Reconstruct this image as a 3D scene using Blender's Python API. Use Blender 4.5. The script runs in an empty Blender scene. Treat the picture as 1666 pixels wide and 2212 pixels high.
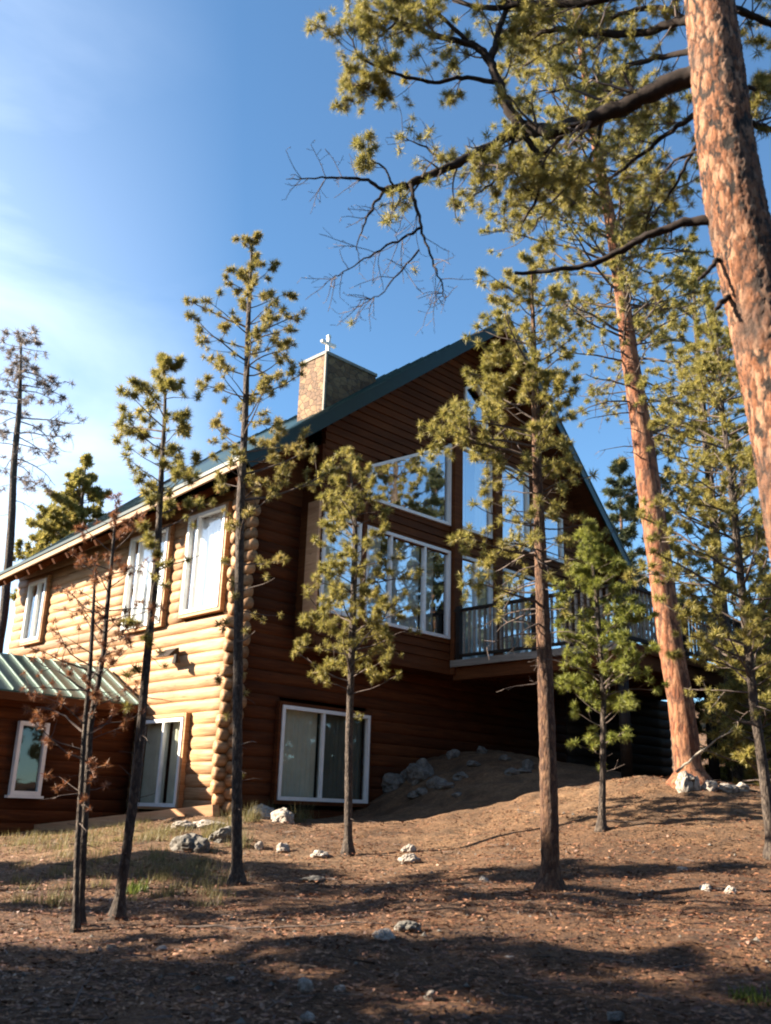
import bpy, math, random
import numpy as np
from mathutils import Vector, noise as mnoise

# ------------------------------------------------------------------ camera
F, PITCH, ROLL, YAW = 2033.0, 0.3098, 0.0310, 0.7777      # focal length in units of a 1666 px wide picture
CX, CY = 833.0, 1106.0
fwd = np.array([0, math.cos(PITCH), math.sin(PITCH)])
up0 = np.array([0, -math.sin(PITCH), math.cos(PITCH)]); rt0 = np.array([1.0, 0, 0])
right = math.cos(ROLL)*rt0 + math.sin(ROLL)*up0
upv = -math.sin(ROLL)*rt0 + math.cos(ROLL)*up0
EYE = np.array([0, 0, 1.6])
scene = bpy.context.scene
cam_d = bpy.data.cameras.new('camera'); cam = bpy.data.objects.new('camera', cam_d)
scene.collection.objects.link(cam); scene.camera = cam
from mathutils import Matrix
cam.matrix_world = Matrix(((right[0], upv[0], -fwd[0], EYE[0]), (right[1], upv[1], -fwd[1], EYE[1]),
                           (right[2], upv[2], -fwd[2], EYE[2]), (0, 0, 0, 1)))
cam_d.sensor_fit = 'HORIZONTAL'; cam_d.sensor_width = 36.0; cam_d.lens = 36.0*F/1666.0
cam_d.clip_start = 0.05; cam_d.clip_end = 3000
cam_d.dof.use_dof = True; cam_d.dof.focus_distance = 15.0; cam_d.dof.aperture_fstop = 2.4

# ------------------------------------------------------------------ sky, sun, exposure
SUN_EL, SUN_AZ = math.radians(27), math.radians(-90)       # azimuth from +Y, clockwise; sun stands to the left
w = bpy.data.worlds.new('World'); scene.world = w; w.use_nodes = True
nt = w.node_tree; nt.nodes.clear()
out = nt.nodes.new('ShaderNodeOutputWorld'); bg = nt.nodes.new('ShaderNodeBackground')
sky = nt.nodes.new('ShaderNodeTexSky'); sky.sky_type = 'NISHITA'; sky.sun_disc = False
sky.sun_elevation = SUN_EL; sky.sun_rotation = SUN_AZ; sky.altitude = 1500; sky.air_density = 1.0
sky.dust_density = 0.1; sky.ozone_density = 2.4
tc = nt.nodes.new('ShaderNodeTexCoord'); mp = nt.nodes.new('ShaderNodeMapping'); mp.inputs['Scale'].default_value = (1.2, 2.0, 4.5)
nz = nt.nodes.new('ShaderNodeTexNoise'); nz.inputs['Scale'].default_value = 1.7; nz.inputs['Detail'].default_value = 6
nz.inputs['Roughness'].default_value = 0.55; nz.inputs['Distortion'].default_value = 0.4
rmp = nt.nodes.new('ShaderNodeMapRange'); rmp.inputs[1].default_value = 0.40; rmp.inputs[2].default_value = 0.85
# cirrus is thicker low down on the sun's side of the sky
sepx = nt.nodes.new('ShaderNodeSeparateXYZ')
sidem = nt.nodes.new('ShaderNodeMapRange'); sidem.inputs[1].default_value = -0.15; sidem.inputs[2].default_value = -0.42
lowm = nt.nodes.new('ShaderNodeMapRange'); lowm.inputs[1].default_value = 0.85; lowm.inputs[2].default_value = 0.10
m1 = nt.nodes.new('ShaderNodeMath'); m1.operation = 'MULTIPLY'; m2 = nt.nodes.new('ShaderNodeMath'); m2.operation = 'MULTIPLY'
m3 = nt.nodes.new('ShaderNodeMath'); m3.operation = 'MULTIPLY'; m3.inputs[1].default_value = 0.78
mixc = nt.nodes.new('ShaderNodeMix'); mixc.data_type = 'RGBA'; mixc.inputs['B'].default_value = (12.5, 13.0, 13.6, 1)
L = nt.links.new
L(tc.outputs['Generated'], mp.inputs['Vector']); L(mp.outputs['Vector'], nz.inputs['Vector']); L(nz.outputs['Fac'], rmp.inputs[0])
L(tc.outputs['Generated'], sepx.inputs[0]); L(sepx.outputs['X'], sidem.inputs[0]); L(sepx.outputs['Z'], lowm.inputs[0])
L(sidem.outputs[0], m1.inputs[0]); L(lowm.outputs[0], m1.inputs[1]); L(m1.outputs[0], m2.inputs[0]); L(rmp.outputs[0], m2.inputs[1])
L(m2.outputs[0], m3.inputs[0]); rmp.inputs[3].default_value = 0.34; L(m3.outputs[0], mixc.inputs['Factor'])
tint = nt.nodes.new('ShaderNodeMix'); tint.data_type = 'RGBA'; tint.blend_type = 'MULTIPLY'; tint.inputs['Factor'].default_value = 1.0; tint.inputs['B'].default_value = (0.76, 0.97, 1.0, 1)
L(sky.outputs['Color'], tint.inputs['A']); L(tint.outputs['Result'], mixc.inputs['A']); L(mixc.outputs['Result'], bg.inputs['Color']); L(bg.outputs['Background'], out.inputs['Surface'])
bg.inputs['Strength'].default_value = 0.052
sd = bpy.data.lights.new('sun', 'SUN'); sd.energy = 4.6; sd.angle = math.radians(0.5); sd.color = (1.0, 0.86, 0.68)
sun = bpy.data.objects.new('sun', sd); scene.collection.objects.link(sun)
sun_dir = Vector((math.sin(SUN_AZ)*math.cos(SUN_EL), math.cos(SUN_AZ)*math.cos(SUN_EL), math.sin(SUN_EL)))
sun.rotation_euler = sun_dir.to_track_quat('Z', 'Y').to_euler(); sun.location = (-20, 0, 20)
scene.view_settings.view_transform = 'Standard'; scene.view_settings.look = 'None'
scene.view_settings.exposure = 2.45; scene.view_settings.gamma = 1.0
scene.cycles.filter_width = 2.0
scene.cycles.max_bounces = 6; scene.cycles.transparent_max_bounces = 12

# ------------------------------------------------------------------ picture-to-place helpers
def ray(x, y): return fwd + right*(x-CX)/F - upv*(y-CY)/F
def at(x, y, Y):
    d = ray(x, y); return EYE + d*(Y/d[1])
def mpp(Y): return Y/F*0.97          # metres per picture unit at depth Y
dR = np.array([math.cos(YAW), math.sin(YAW), 0]); dL = np.array([-math.sin(YAW), math.cos(YAW), 0])
C0 = at(484, 1745, 18.0); BZ = float(C0[2]); C0 = np.array([C0[0], C0[1], 0.0])   # house corner
def H(u, v, z): return C0 + dR*u + dL*v + np.array([0, 0, z])                     # house coordinates

# ------------------------------------------------------------------ mesh helpers
class MB:
    def __init__(s): s.v = []; s.f = []; s.n = 0
    def add(s, vs, fs):
        vs = np.asarray(vs, float).reshape(-1, 3); s.v.append(vs)
        for f in fs: s.f.append(tuple(i+s.n for i in f))
        s.n += len(vs)
    def hexa(s, c):      # 8 corners: bottom 4 ccw, top 4
        s.add(c, [(3,2,1,0),(4,5,6,7),(0,1,5,4),(1,2,6,5),(2,3,7,6),(3,0,4,7)])
    def box(s, u0, u1, v0, v1, z0, z1):   # house coordinates
        s.hexa([H(u0,v0,z0),H(u1,v0,z0),H(u1,v1,z0),H(u0,v1,z0),H(u0,v0,z1),H(u1,v0,z1),H(u1,v1,z1),H(u0,v1,z1)])
    def beam(s, a, b, wd, ht, up=(0,0,1)):
        a = np.array(a, float); b = np.array(b, float); d = b-a; d /= np.linalg.norm(d)
        sd_ = np.cross(d, up); sd_ /= np.linalg.norm(sd_); u_ = np.cross(sd_, d)
        A, B = sd_*wd/2, u_*ht/2
        s.hexa([a-A-B, a+A-B, b+A-B, b-A-B, a-A+B, a+A+B, b+A+B, b-A+B])
    def tube(s, pts, rad, n=6, cap=True, jit=0, rng=None):
        pts = np.asarray(pts, float); m = len(pts)
        if m < 2: return
        T = np.gradient(pts, axis=0); T /= (np.linalg.norm(T, axis=1)[:, None]+1e-9)
        ref = np.array([0.0, 0, 1]) if abs(T[0][2]) < 0.9 else np.array([1.0, 0, 0])
        A = np.cross(T, ref); A /= (np.linalg.norm(A, axis=1)[:, None]+1e-9); B = np.cross(T, A)
        a = np.arange(n)*2*math.pi/n
        R = np.asarray(rad, float).reshape(m, 1)*np.ones((1, n))
        if jit: R = R*(1+jit*(rng.random((m, n))-0.5))
        V = pts[:, None, :] + A[:, None, :]*(np.cos(a)[None, :]*R)[..., None] + B[:, None, :]*(np.sin(a)[None, :]*R)[..., None]
        fs = [(i*n+k, i*n+(k+1) % n, (i+1)*n+(k+1) % n, (i+1)*n+k) for i in range(m-1) for k in range(n)]
        if cap: fs += [tuple(range(n-1, -1, -1)), tuple((m-1)*n+k for k in range(n))]
        s.add(V.reshape(-1, 3), fs)
    def build(s, name, mat, parent=None, smooth=False, origin=None):
        V = np.concatenate(s.v) if s.v else np.zeros((0, 3))
        return link_mesh(name, V, s.f, mat, parent, smooth, origin)
def root_loc(o):
    while o.parent: o = o.parent
    return np.array(o.location)
def link_mesh(name, V, faces, mat, parent=None, smooth=False, origin=None):
    org = root_loc(parent) if parent else (np.array(origin) if origin is not None else np.zeros(3))
    me = bpy.data.meshes.new(name); me.from_pydata((V-org).tolist(), [], faces); me.update()
    if mat: me.materials.append(mat)
    if smooth: me.polygons.foreach_set('use_smooth', np.ones(len(me.polygons), bool))
    o = bpy.data.objects.new(name, me); scene.collection.objects.link(o)
    if parent: o.parent = parent
    else: o.location = org
    return o
def link_tris(name, V, mat, parent):      # V: (n,3,3) loose triangles
    n = len(V); org = root_loc(parent); me = bpy.data.meshes.new(name)
    me.vertices.add(n*3); me.vertices.foreach_set('co', (V-org).astype(np.float32).ravel())
    me.loops.add(n*3); me.loops.foreach_set('vertex_index', np.arange(n*3, dtype=np.int32))
    me.polygons.add(n); me.polygons.foreach_set('loop_start', np.arange(0, n*3, 3, dtype=np.int32))
    me.polygons.foreach_set('loop_total', np.full(n, 3, dtype=np.int32)); me.update(calc_edges=True)
    me.materials.append(mat); o = bpy.data.objects.new(name, me); scene.collection.objects.link(o); o.parent = parent
    return o
def tag(o, label=None, cat=None, group=None, kind=None):
    if label: o['label'] = label
    if cat: o['category'] = cat
    if group: o['group'] = group
    if kind: o['kind'] = kind
    return o
def thing(name, label, cat, loc, group=None):
    o = bpy.data.objects.new(name, None); scene.collection.objects.link(o); o.location = loc; o.empty_display_size = 0.2
    return tag(o, label, cat, group)

# ------------------------------------------------------------------ materials
def mat(name):
    m = bpy.data.materials.new(name); m.use_nodes = True; t = m.node_tree; t.nodes.clear()
    o = t.nodes.new('ShaderNodeOutputMaterial'); b = t.nodes.new('ShaderNodeBsdfPrincipled'); t.links.new(b.outputs[0], o.inputs['Surface'])
    return m, t, b, o
def N(t, kind, **kw):
    n = t.nodes.new(kind)
    for k, v in kw.items():
        if k in n.inputs: n.inputs[k].default_value = v
        else: setattr(n, k, v)
    return n
def ramp(t, fac, stops):
    r = t.nodes.new('ShaderNodeValToRGB'); e = r.color_ramp.elements
    while len(e) < len(stops): e.new(0.5)
    for x, (p, c) in zip(e, stops): x.position = p; x.color = (*c, 1)
    t.links.new(fac, r.inputs[0]); return r.outputs[0]
def coords(t, scale=(1,1,1), rotz=0.0, kind='pos'):
    if kind == 'pos': src = t.nodes.new('ShaderNodeNewGeometry').outputs['Position']
    else: src = t.nodes.new('ShaderNodeTexCoord').outputs['Object']
    a = t.nodes.new('ShaderNodeVectorRotate'); a.rotation_type = 'Z_AXIS'; a.inputs['Angle'].default_value = rotz
    t.links.new(src, a.inputs['Vector'])
    m = t.nodes.new('ShaderNodeMapping'); m.inputs['Scale'].default_value = scale; t.links.new(a.outputs[0], m.inputs['Vector'])
    return m.outputs[0]
def mixcol(t, fac, a, b, mode='MIX'):
    m = t.nodes.new('ShaderNodeMix'); m.data_type = 'RGBA'; m.blend_type = mode
    for s, v in (('A', a), ('B', b)):
        if isinstance(v, tuple): m.inputs[s].default_value = (*v, 1)
        else: t.links.new(v, m.inputs[s])
    if isinstance(fac, float): m.inputs['Factor'].default_value = fac
    else: t.links.new(fac, m.inputs['Factor'])
    return m.outputs['Result']
def bump(t, b, h, strength=0.4, dist=0.01):
    n = N(t, 'ShaderNodeBump', Strength=strength, Distance=dist); t.links.new(h, n.inputs['Height']); t.links.new(n.outputs[0], b.inputs['Normal'])

def wood_mat(name, dark, mid, light, scale=(0.6, 0.6, 9), rough=0.6, rotz=-YAW, island=0.35):
    m, t, b, o = mat(name)
    c = coords(t, scale, rotz)
    n = N(t, 'ShaderNodeTexNoise', Scale=2.2, Detail=8.0, Roughness=0.65, Distortion=0.6); t.links.new(c, n.inputs['Vector'])
    col = ramp(t, n.outputs['Fac'], [(0.28, dark), (0.5, mid), (0.72, light)])
    g = t.nodes.new('ShaderNodeNewGeometry')
    v = N(t, 'ShaderNodeMapRange'); v.inputs[3].default_value = 1-island; v.inputs[4].default_value = 1+island*0.6
    t.links.new(g.outputs['Random Per Island'], v.inputs[0])
    col = mixcol(t, 1.0, col, v.outputs[0], 'MULTIPLY')
    # big soft weather patches
    c2 = coords(t, (0.7, 0.7, 0.9)); n2 = N(t, 'ShaderNodeTexNoise', Scale=1.0, Detail=3.0); t.links.new(c2, n2.inputs['Vector'])
    f2 = N(t, 'ShaderNodeMapRange'); f2.inputs[1].default_value = 0.35; f2.inputs[2].default_value = 0.7; f2.inputs[3].default_value = 0.78; f2.inputs[4].default_value = 1.12
    t.links.new(n2.outputs['Fac'], f2.inputs[0]); col = mixcol(t, 1.0, col, f2.outputs[0], 'MULTIPLY')
    # knots
    vo = N(t, 'ShaderNodeTexVoronoi', Scale=1.6); t.links.new(coords(t, (1, 1, 3.2), rotz), vo.inputs['Vector'])
    kn = N(t, 'ShaderNodeMapRange'); kn.inputs[1].default_value = 0.0; kn.inputs[2].default_value = 0.10; kn.inputs[3].default_value = 0.75; kn.inputs[4].default_value = 0.0
    t.links.new(vo.outputs['Distance'], kn.inputs[0]); col = mixcol(t, kn.outputs[0], col, tuple(x*0.35 for x in dark))
    t.links.new(col, b.inputs['Base Color']); b.inputs['Roughness'].default_value = rough; b.inputs['Specular IOR Level'].default_value = 0.22
    bump(t, b, n.outputs['Fac'], 0.5, 0.012); return m
M = {}
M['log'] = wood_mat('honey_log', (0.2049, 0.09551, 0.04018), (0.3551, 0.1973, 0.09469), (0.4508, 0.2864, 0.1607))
M['log_shaded'] = wood_mat('shaded_log', (0.04781, 0.01326, 0.00306), (0.09031, 0.02542, 0.00612), (0.1328, 0.04199, 0.0102), rough=0.85)  # same wood as the sunlit logs, with the front's shade put into the colour
M['board'] = wood_mat('shaded_board', (0.06435, 0.01957, 0.00405), (0.09945, 0.03002, 0.00675), (0.1346, 0.04437, 0.0108), rough=0.85, island=0.2)  # brown boards, darkened so the colour carries the gable and soffit shade
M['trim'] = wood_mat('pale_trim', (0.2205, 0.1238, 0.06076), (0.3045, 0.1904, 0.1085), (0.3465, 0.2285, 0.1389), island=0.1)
M['trim_pale'] = wood_mat('pale_orange_trim', (0.437, 0.22, 0.105), (0.598, 0.33, 0.1733), (0.69, 0.418, 0.2415), island=0.1)  # brighter trim: makes up in colour for the bay side lying in shade
M['deckwood'] = wood_mat('deck_wood', (0.042, 0.0231, 0.0126), (0.0714, 0.042, 0.0252), (0.1092, 0.0714, 0.0462))
M['greywood'] = wood_mat('weathered_wood', (0.154, 0.132, 0.11), (0.231, 0.2035, 0.1705), (0.308, 0.2805, 0.242))
M['darkwood'] = wood_mat('dark_wood', (0.010, 0.007, 0.005), (0.02, 0.013, 0.009), (0.035, 0.023, 0.016))
def plain(name, col, rough=0.5, metal=0.0, var=0.15, sc=6.0, bumpd=0.003):
    m, t, b, o = mat(name); n = N(t, 'ShaderNodeTexNoise', Scale=sc, Detail=6.0, Roughness=0.6)
    t.links.new(coords(t), n.inputs['Vector'])
    c = ramp(t, n.outputs['Fac'], [(0.3, tuple(x*(1-var) for x in col)), (0.7, tuple(min(1, x*(1+var)) for x in col))])
    t.links.new(c, b.inputs['Base Color']); b.inputs['Roughness'].default_value = rough; b.inputs['Metallic'].default_value = metal; b.inputs['Specular IOR Level'].default_value = 0.3
    bump(t, b, n.outputs['Fac'], 0.3, bumpd); return m
M['green'] = plain('green_metal', (0.0042, 0.021, 0.01764), 0.38, 0.0)
M['greenlight'] = plain('green_porch_metal', (0.030, 0.075, 0.060), 0.35, 0.3)
M['rib'] = plain('highlight_green_rib_metal', (0.13, 0.19, 0.165), 0.4, 0.2)  # paler than the roof sheet: highlights on the ribs painted into the colour
M['white'] = plain('white_vinyl', (0.72, 0.72, 0.70), 0.4, var=0.06)
M['curtain'] = plain('curtain_cloth', (0.62, 0.60, 0.52), 0.9, var=0.12, sc=3)
M['drape'] = plain('dark_drape', (0.16, 0.16, 0.14), 0.9, var=0.12, sc=3)
M['sheer'] = plain('sheer_cloth', (0.85, 0.85, 0.84), 0.9, var=0.05, sc=3)
M['dark'] = plain('dim_interior', (0.03, 0.026, 0.022), 0.9)
M['concrete'] = plain('concrete', (0.252, 0.234, 0.204), 0.9, var=0.25, sc=5, bumpd=0.01)
M['chimcap'] = plain('galvanised_metal', (0.351, 0.3588, 0.3432), 0.4, 0.4)
def glass(name, refl, tint):
    m = bpy.data.materials.new(name); m.use_nodes = True; t = m.node_tree; t.nodes.clear()
    o = t.nodes.new('ShaderNodeOutputMaterial'); tr = N(t, 'ShaderNodeBsdfTransparent'); tr.inputs[0].default_value = (*tint, 1)
    gl = N(t, 'ShaderNodeBsdfGlossy', Roughness=0.02); gl.inputs['Color'].default_value = (0.95, 0.97, 1, 1)
    lw = N(t, 'ShaderNodeLayerWeight', Blend=0.5); fr = N(t, 'ShaderNodeMath', operation='POWER'); fr.inputs[1].default_value = 3.0; t.links.new(lw.outputs['Facing'], fr.inputs[0]); ad = N(t, 'ShaderNodeMath', operation='ADD'); ad.inputs[1].default_value = refl; ad.use_clamp = True
    t.links.new(fr.outputs[0], ad.inputs[0]); mx = N(t, 'ShaderNodeMixShader')
    # slight waviness of the panes
    n = N(t, 'ShaderNodeTexNoise', Scale=1.6, Detail=2.0); t.links.new(coords(t), n.inputs['Vector'])
    bp = N(t, 'ShaderNodeBump', Strength=0.15, Distance=0.02); t.links.new(n.outputs['Fac'], bp.inputs['Height']); t.links.new(bp.outputs[0], gl.inputs['Normal'])
    t.links.new(ad.outputs[0], mx.inputs[0]); t.links.new(tr.outputs[0], mx.inputs[1]); t.links.new(gl.outputs[0], mx.inputs[2]); t.links.new(mx.outputs[0], o.inputs[0])
    return m
M['glass'] = glass('window_glass', 0.40, (0.75, 0.8, 0.8))
M['glass_side'] = glass('sunlit_window_glass', 0.12, (0.9, 0.92, 0.92))
M['glass_low'] = glass('lower_window_glass', 0.05, (0.75, 0.78, 0.74))

def stone_mat():
    m, t, b, o = mat('field_stone'); c = coords(t, (1, 1, 1.5), -YAW)
    v = N(t, 'ShaderNodeTexVoronoi', Scale=5.0, feature='DISTANCE_TO_EDGE'); t.links.new(c, v.inputs['Vector'])
    v2 = N(t, 'ShaderNodeTexVoronoi', Scale=5.0); t.links.new(c, v2.inputs['Vector'])
    n = N(t, 'ShaderNodeTexNoise', Scale=9.0, Detail=5.0); t.links.new(c, n.inputs['Vector'])
    hs = N(t, 'ShaderNodeSeparateColor'); t.links.new(v2.outputs['Color'], hs.inputs[0])
    col = ramp(t, hs.outputs[0], [(0.1, (0.1178, 0.05046, 0.01702)), (0.5, (0.1943, 0.09706, 0.03629)), (0.9, (0.2652, 0.1476, 0.0635))])
    e = N(t, 'ShaderNodeMapRange'); e.inputs[2].default_value = 0.06; t.links.new(v.outputs['Distance'], e.inputs[0])
    col = mixcol(t, e.outputs[0], (0.0432, 0.0351, 0.027), col); col = mixcol(t, 0.35, col, ramp(t, n.outputs['Fac'], [(0.3, (0.0324, 0.0243, 0.0162)), (0.7, (0.135, 0.1134, 0.0864))]))
    t.links.new(col, b.inputs['Base Color']); b.inputs['Roughness'].default_value = 0.85; bump(t, b, e.outputs[0], 0.6, 0.03); return m
M['stone'] = stone_mat()
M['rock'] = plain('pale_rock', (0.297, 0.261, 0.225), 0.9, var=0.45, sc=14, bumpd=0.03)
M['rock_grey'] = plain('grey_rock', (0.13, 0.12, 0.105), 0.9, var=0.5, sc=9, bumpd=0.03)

def bark(name, cols, crev, sc=(9, 9, 2.6), strength=0.9, patch=None, crack=0.5):
    m, t, b, o = mat(name); c = coords(t, sc)
    n = N(t, 'ShaderNodeTexNoise', Scale=1.1, Detail=6.0, Roughness=0.7); t.links.new(c, n.inputs['Vector'])
    add = N(t, 'ShaderNodeMix', data_type='RGBA'); add.blend_type = 'ADD'; add.inputs['Factor'].default_value = 1.5
    t.links.new(c, add.inputs['A']); t.links.new(n.outputs['Color'], add.inputs['B'])
    v = N(t, 'ShaderNodeTexVoronoi', Scale=2.0, feature='SMOOTH_F1', Smoothness=0.35); t.links.new(add.outputs['Result'], v.inputs['Vector'])
    hs = N(t, 'ShaderNodeSeparateColor'); t.links.new(v.outputs['Color'], hs.inputs[0])
    nf = N(t, 'ShaderNodeTexNoise', Scale=4.0, Detail=9.0, Roughness=0.75, Distortion=0.7); t.links.new(c, nf.inputs['Vector'])
    fm = N(t, 'ShaderNodeMix'); fm.inputs['Factor'].default_value = 0.6; t.links.new(hs.outputs[0], fm.inputs['A']); t.links.new(nf.outputs['Fac'], fm.inputs['B'])
    col = ramp(t, fm.outputs['Result'], [(0.28, cols[0]), (0.48, cols[1]), (0.68, cols[2])])
    cr = N(t, 'ShaderNodeMath', operation='MULTIPLY_ADD'); cr.inputs[1].default_value = 0.9; t.links.new(v.outputs['Distance'], cr.inputs[0])
    nm = N(t, 'ShaderNodeMath', operation='MULTIPLY'); nm.inputs[1].default_value = -0.9; t.links.new(nf.outputs['Fac'], nm.inputs[0]); t.links.new(nm.outputs[0], cr.inputs[2])
    e = N(t, 'ShaderNodeMapRange'); e.inputs[1].default_value = -0.02; e.inputs[2].default_value = 0.22; e.inputs[3].default_value = 0.0; e.inputs[4].default_value = crack; t.links.new(cr.outputs[0], e.inputs[0])
    col = mixcol(t, e.outputs[0], col, crev)
    if patch:
        n3 = N(t, 'ShaderNodeTexNoise', Scale=1.6, Detail=5.0, Roughness=0.7); t.links.new(coords(t, (1, 1, 0.8)), n3.inputs['Vector'])
        pf = N(t, 'ShaderNodeMapRange'); pf.inputs[1].default_value = 0.5; pf.inputs[2].default_value = 0.64; t.links.new(n3.outputs['Fac'], pf.inputs[0]); pf.inputs[4].default_value = 0.72
        col = mixcol(t, pf.outputs[0], col, patch)
    t.links.new(col, b.inputs['Base Color']); b.inputs['Roughness'].default_value = 0.9
    hh = N(t, 'ShaderNodeMath', operation='SUBTRACT'); t.links.new(nf.outputs['Fac'], hh.inputs[0]); t.links.new(v.outputs['Distance'], hh.inputs[1])
    bump(t, b, hh.outputs[0], strength, 0.03); return m
M['bark_big'] = bark('ponderosa_bark', ((0.070, 0.026, 0.012), (0.27, 0.105, 0.044), (0.38, 0.215, 0.130)), (0.014, 0.009, 0.007), (12, 12, 4.6), 1.0, patch=(0.085, 0.052, 0.038), crack=1.0)
M['bark_red'] = bark('red_pine_bark', ((0.143, 0.04675, 0.01925), (0.231, 0.088, 0.0385), (0.286, 0.1375, 0.0715)), (0.044, 0.0165, 0.0099), (7, 7, 2.6), 0.9, crack=0.8)
M['bark_grey'] = bark('young_pine_bark', ((0.027, 0.0198, 0.0162), (0.06, 0.042, 0.0318), (0.114, 0.087, 0.066)), (0.018, 0.012, 0.0102), (22, 22, 9), 0.8)
M['bark_brown'] = bark('brown_pine_bark', ((0.05022, 0.02325, 0.01364), (0.1088, 0.05038, 0.02592), (0.1841, 0.1008, 0.05456)), (0.0293, 0.0155, 0.01091), (18, 18, 7), 0.9)
M['twig'] = plain('twig_bark', (0.09, 0.069, 0.06), 0.9, var=0.5, sc=10)
M['limb'] = plain('limb_bark', (0.01824, 0.012, 0.0096), 0.95, var=0.6, sc=18, bumpd=0.02)  # near-black: shade of the limb undersides put into the whole bark

def needle_mat(name, a, b_, c_, sc=1.6, trans=0.45):
    m = bpy.data.materials.new(name); m.use_nodes = True; t = m.node_tree; t.nodes.clear()
    o = t.nodes.new('ShaderNodeOutputMaterial'); n = N(t, 'ShaderNodeTexNoise', Scale=sc, Detail=4.0, Roughness=0.7); t.links.new(coords(t), n.inputs['Vector'])
    g = t.nodes.new('ShaderNodeNewGeometry')
    fm = N(t, 'ShaderNodeMix'); fm.inputs['Factor'].default_value = 0.42; t.links.new(n.outputs['Fac'], fm.inputs['A']); t.links.new(g.outputs['Random Per Island'], fm.inputs['B'])
    col = ramp(t, fm.outputs['Result'], [(0.22, a), (0.48, b_), (0.75, c_)])
    d = N(t, 'ShaderNodeBsdfPrincipled', Roughness=0.55); t.links.new(col, d.inputs['Base Color'])
    tr = N(t, 'ShaderNodeBsdfTranslucent'); t.links.new(col, tr.inputs['Color']); mx = N(t, 'ShaderNodeMixShader'); mx.inputs[0].default_value = trans
    t.links.new(d.outputs[0], mx.inputs[1]); t.links.new(tr.outputs[0], mx.inputs[2]); t.links.new(mx.outputs[0], o.inputs[0]); return m
M['needle'] = needle_mat('pine_needles', (0.08255, 0.08539, 0.01897), (0.2476, 0.2263, 0.05313), (0.4585, 0.3672, 0.1138))
M['needle_far'] = needle_mat('far_needles', (0.0275, 0.0385, 0.0165), (0.055, 0.0715, 0.03025), (0.11, 0.1155, 0.055))
M['needle_gold'] = needle_mat('golden_needles', (0.09283, 0.08761, 0.02087), (0.2531, 0.2213, 0.05426), (0.4218, 0.3136, 0.1169))
M['needle_grey'] = needle_mat('withered_needles', (0.0792, 0.0616, 0.0528), (0.1672, 0.132, 0.1144), (0.264, 0.22, 0.176))
M['needle_rust'] = needle_mat('dead_needles', (0.08937, 0.03438, 0.01719), (0.1925, 0.06875, 0.03094), (0.2475, 0.1306, 0.055))
M['needle_fresh'] = needle_mat('fresh_needles', (0.06, 0.08, 0.015), (0.20, 0.225, 0.04), (0.36, 0.35, 0.08))
M['grass'] = needle_mat('dry_grass', (0.08775, 0.08775, 0.027), (0.1755, 0.1553, 0.06075), (0.2835, 0.2295, 0.1148), sc=3)
M['leafgreen'] = needle_mat('green_leaves', (0.04, 0.065, 0.01), (0.09, 0.125, 0.02), (0.16, 0.19, 0.04), sc=3)
M['litter'] = needle_mat('litter_bits', (0.042, 0.015, 0.00756), (0.144, 0.055, 0.0252), (0.3, 0.155, 0.0798), sc=4, trans=0.0)

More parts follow.
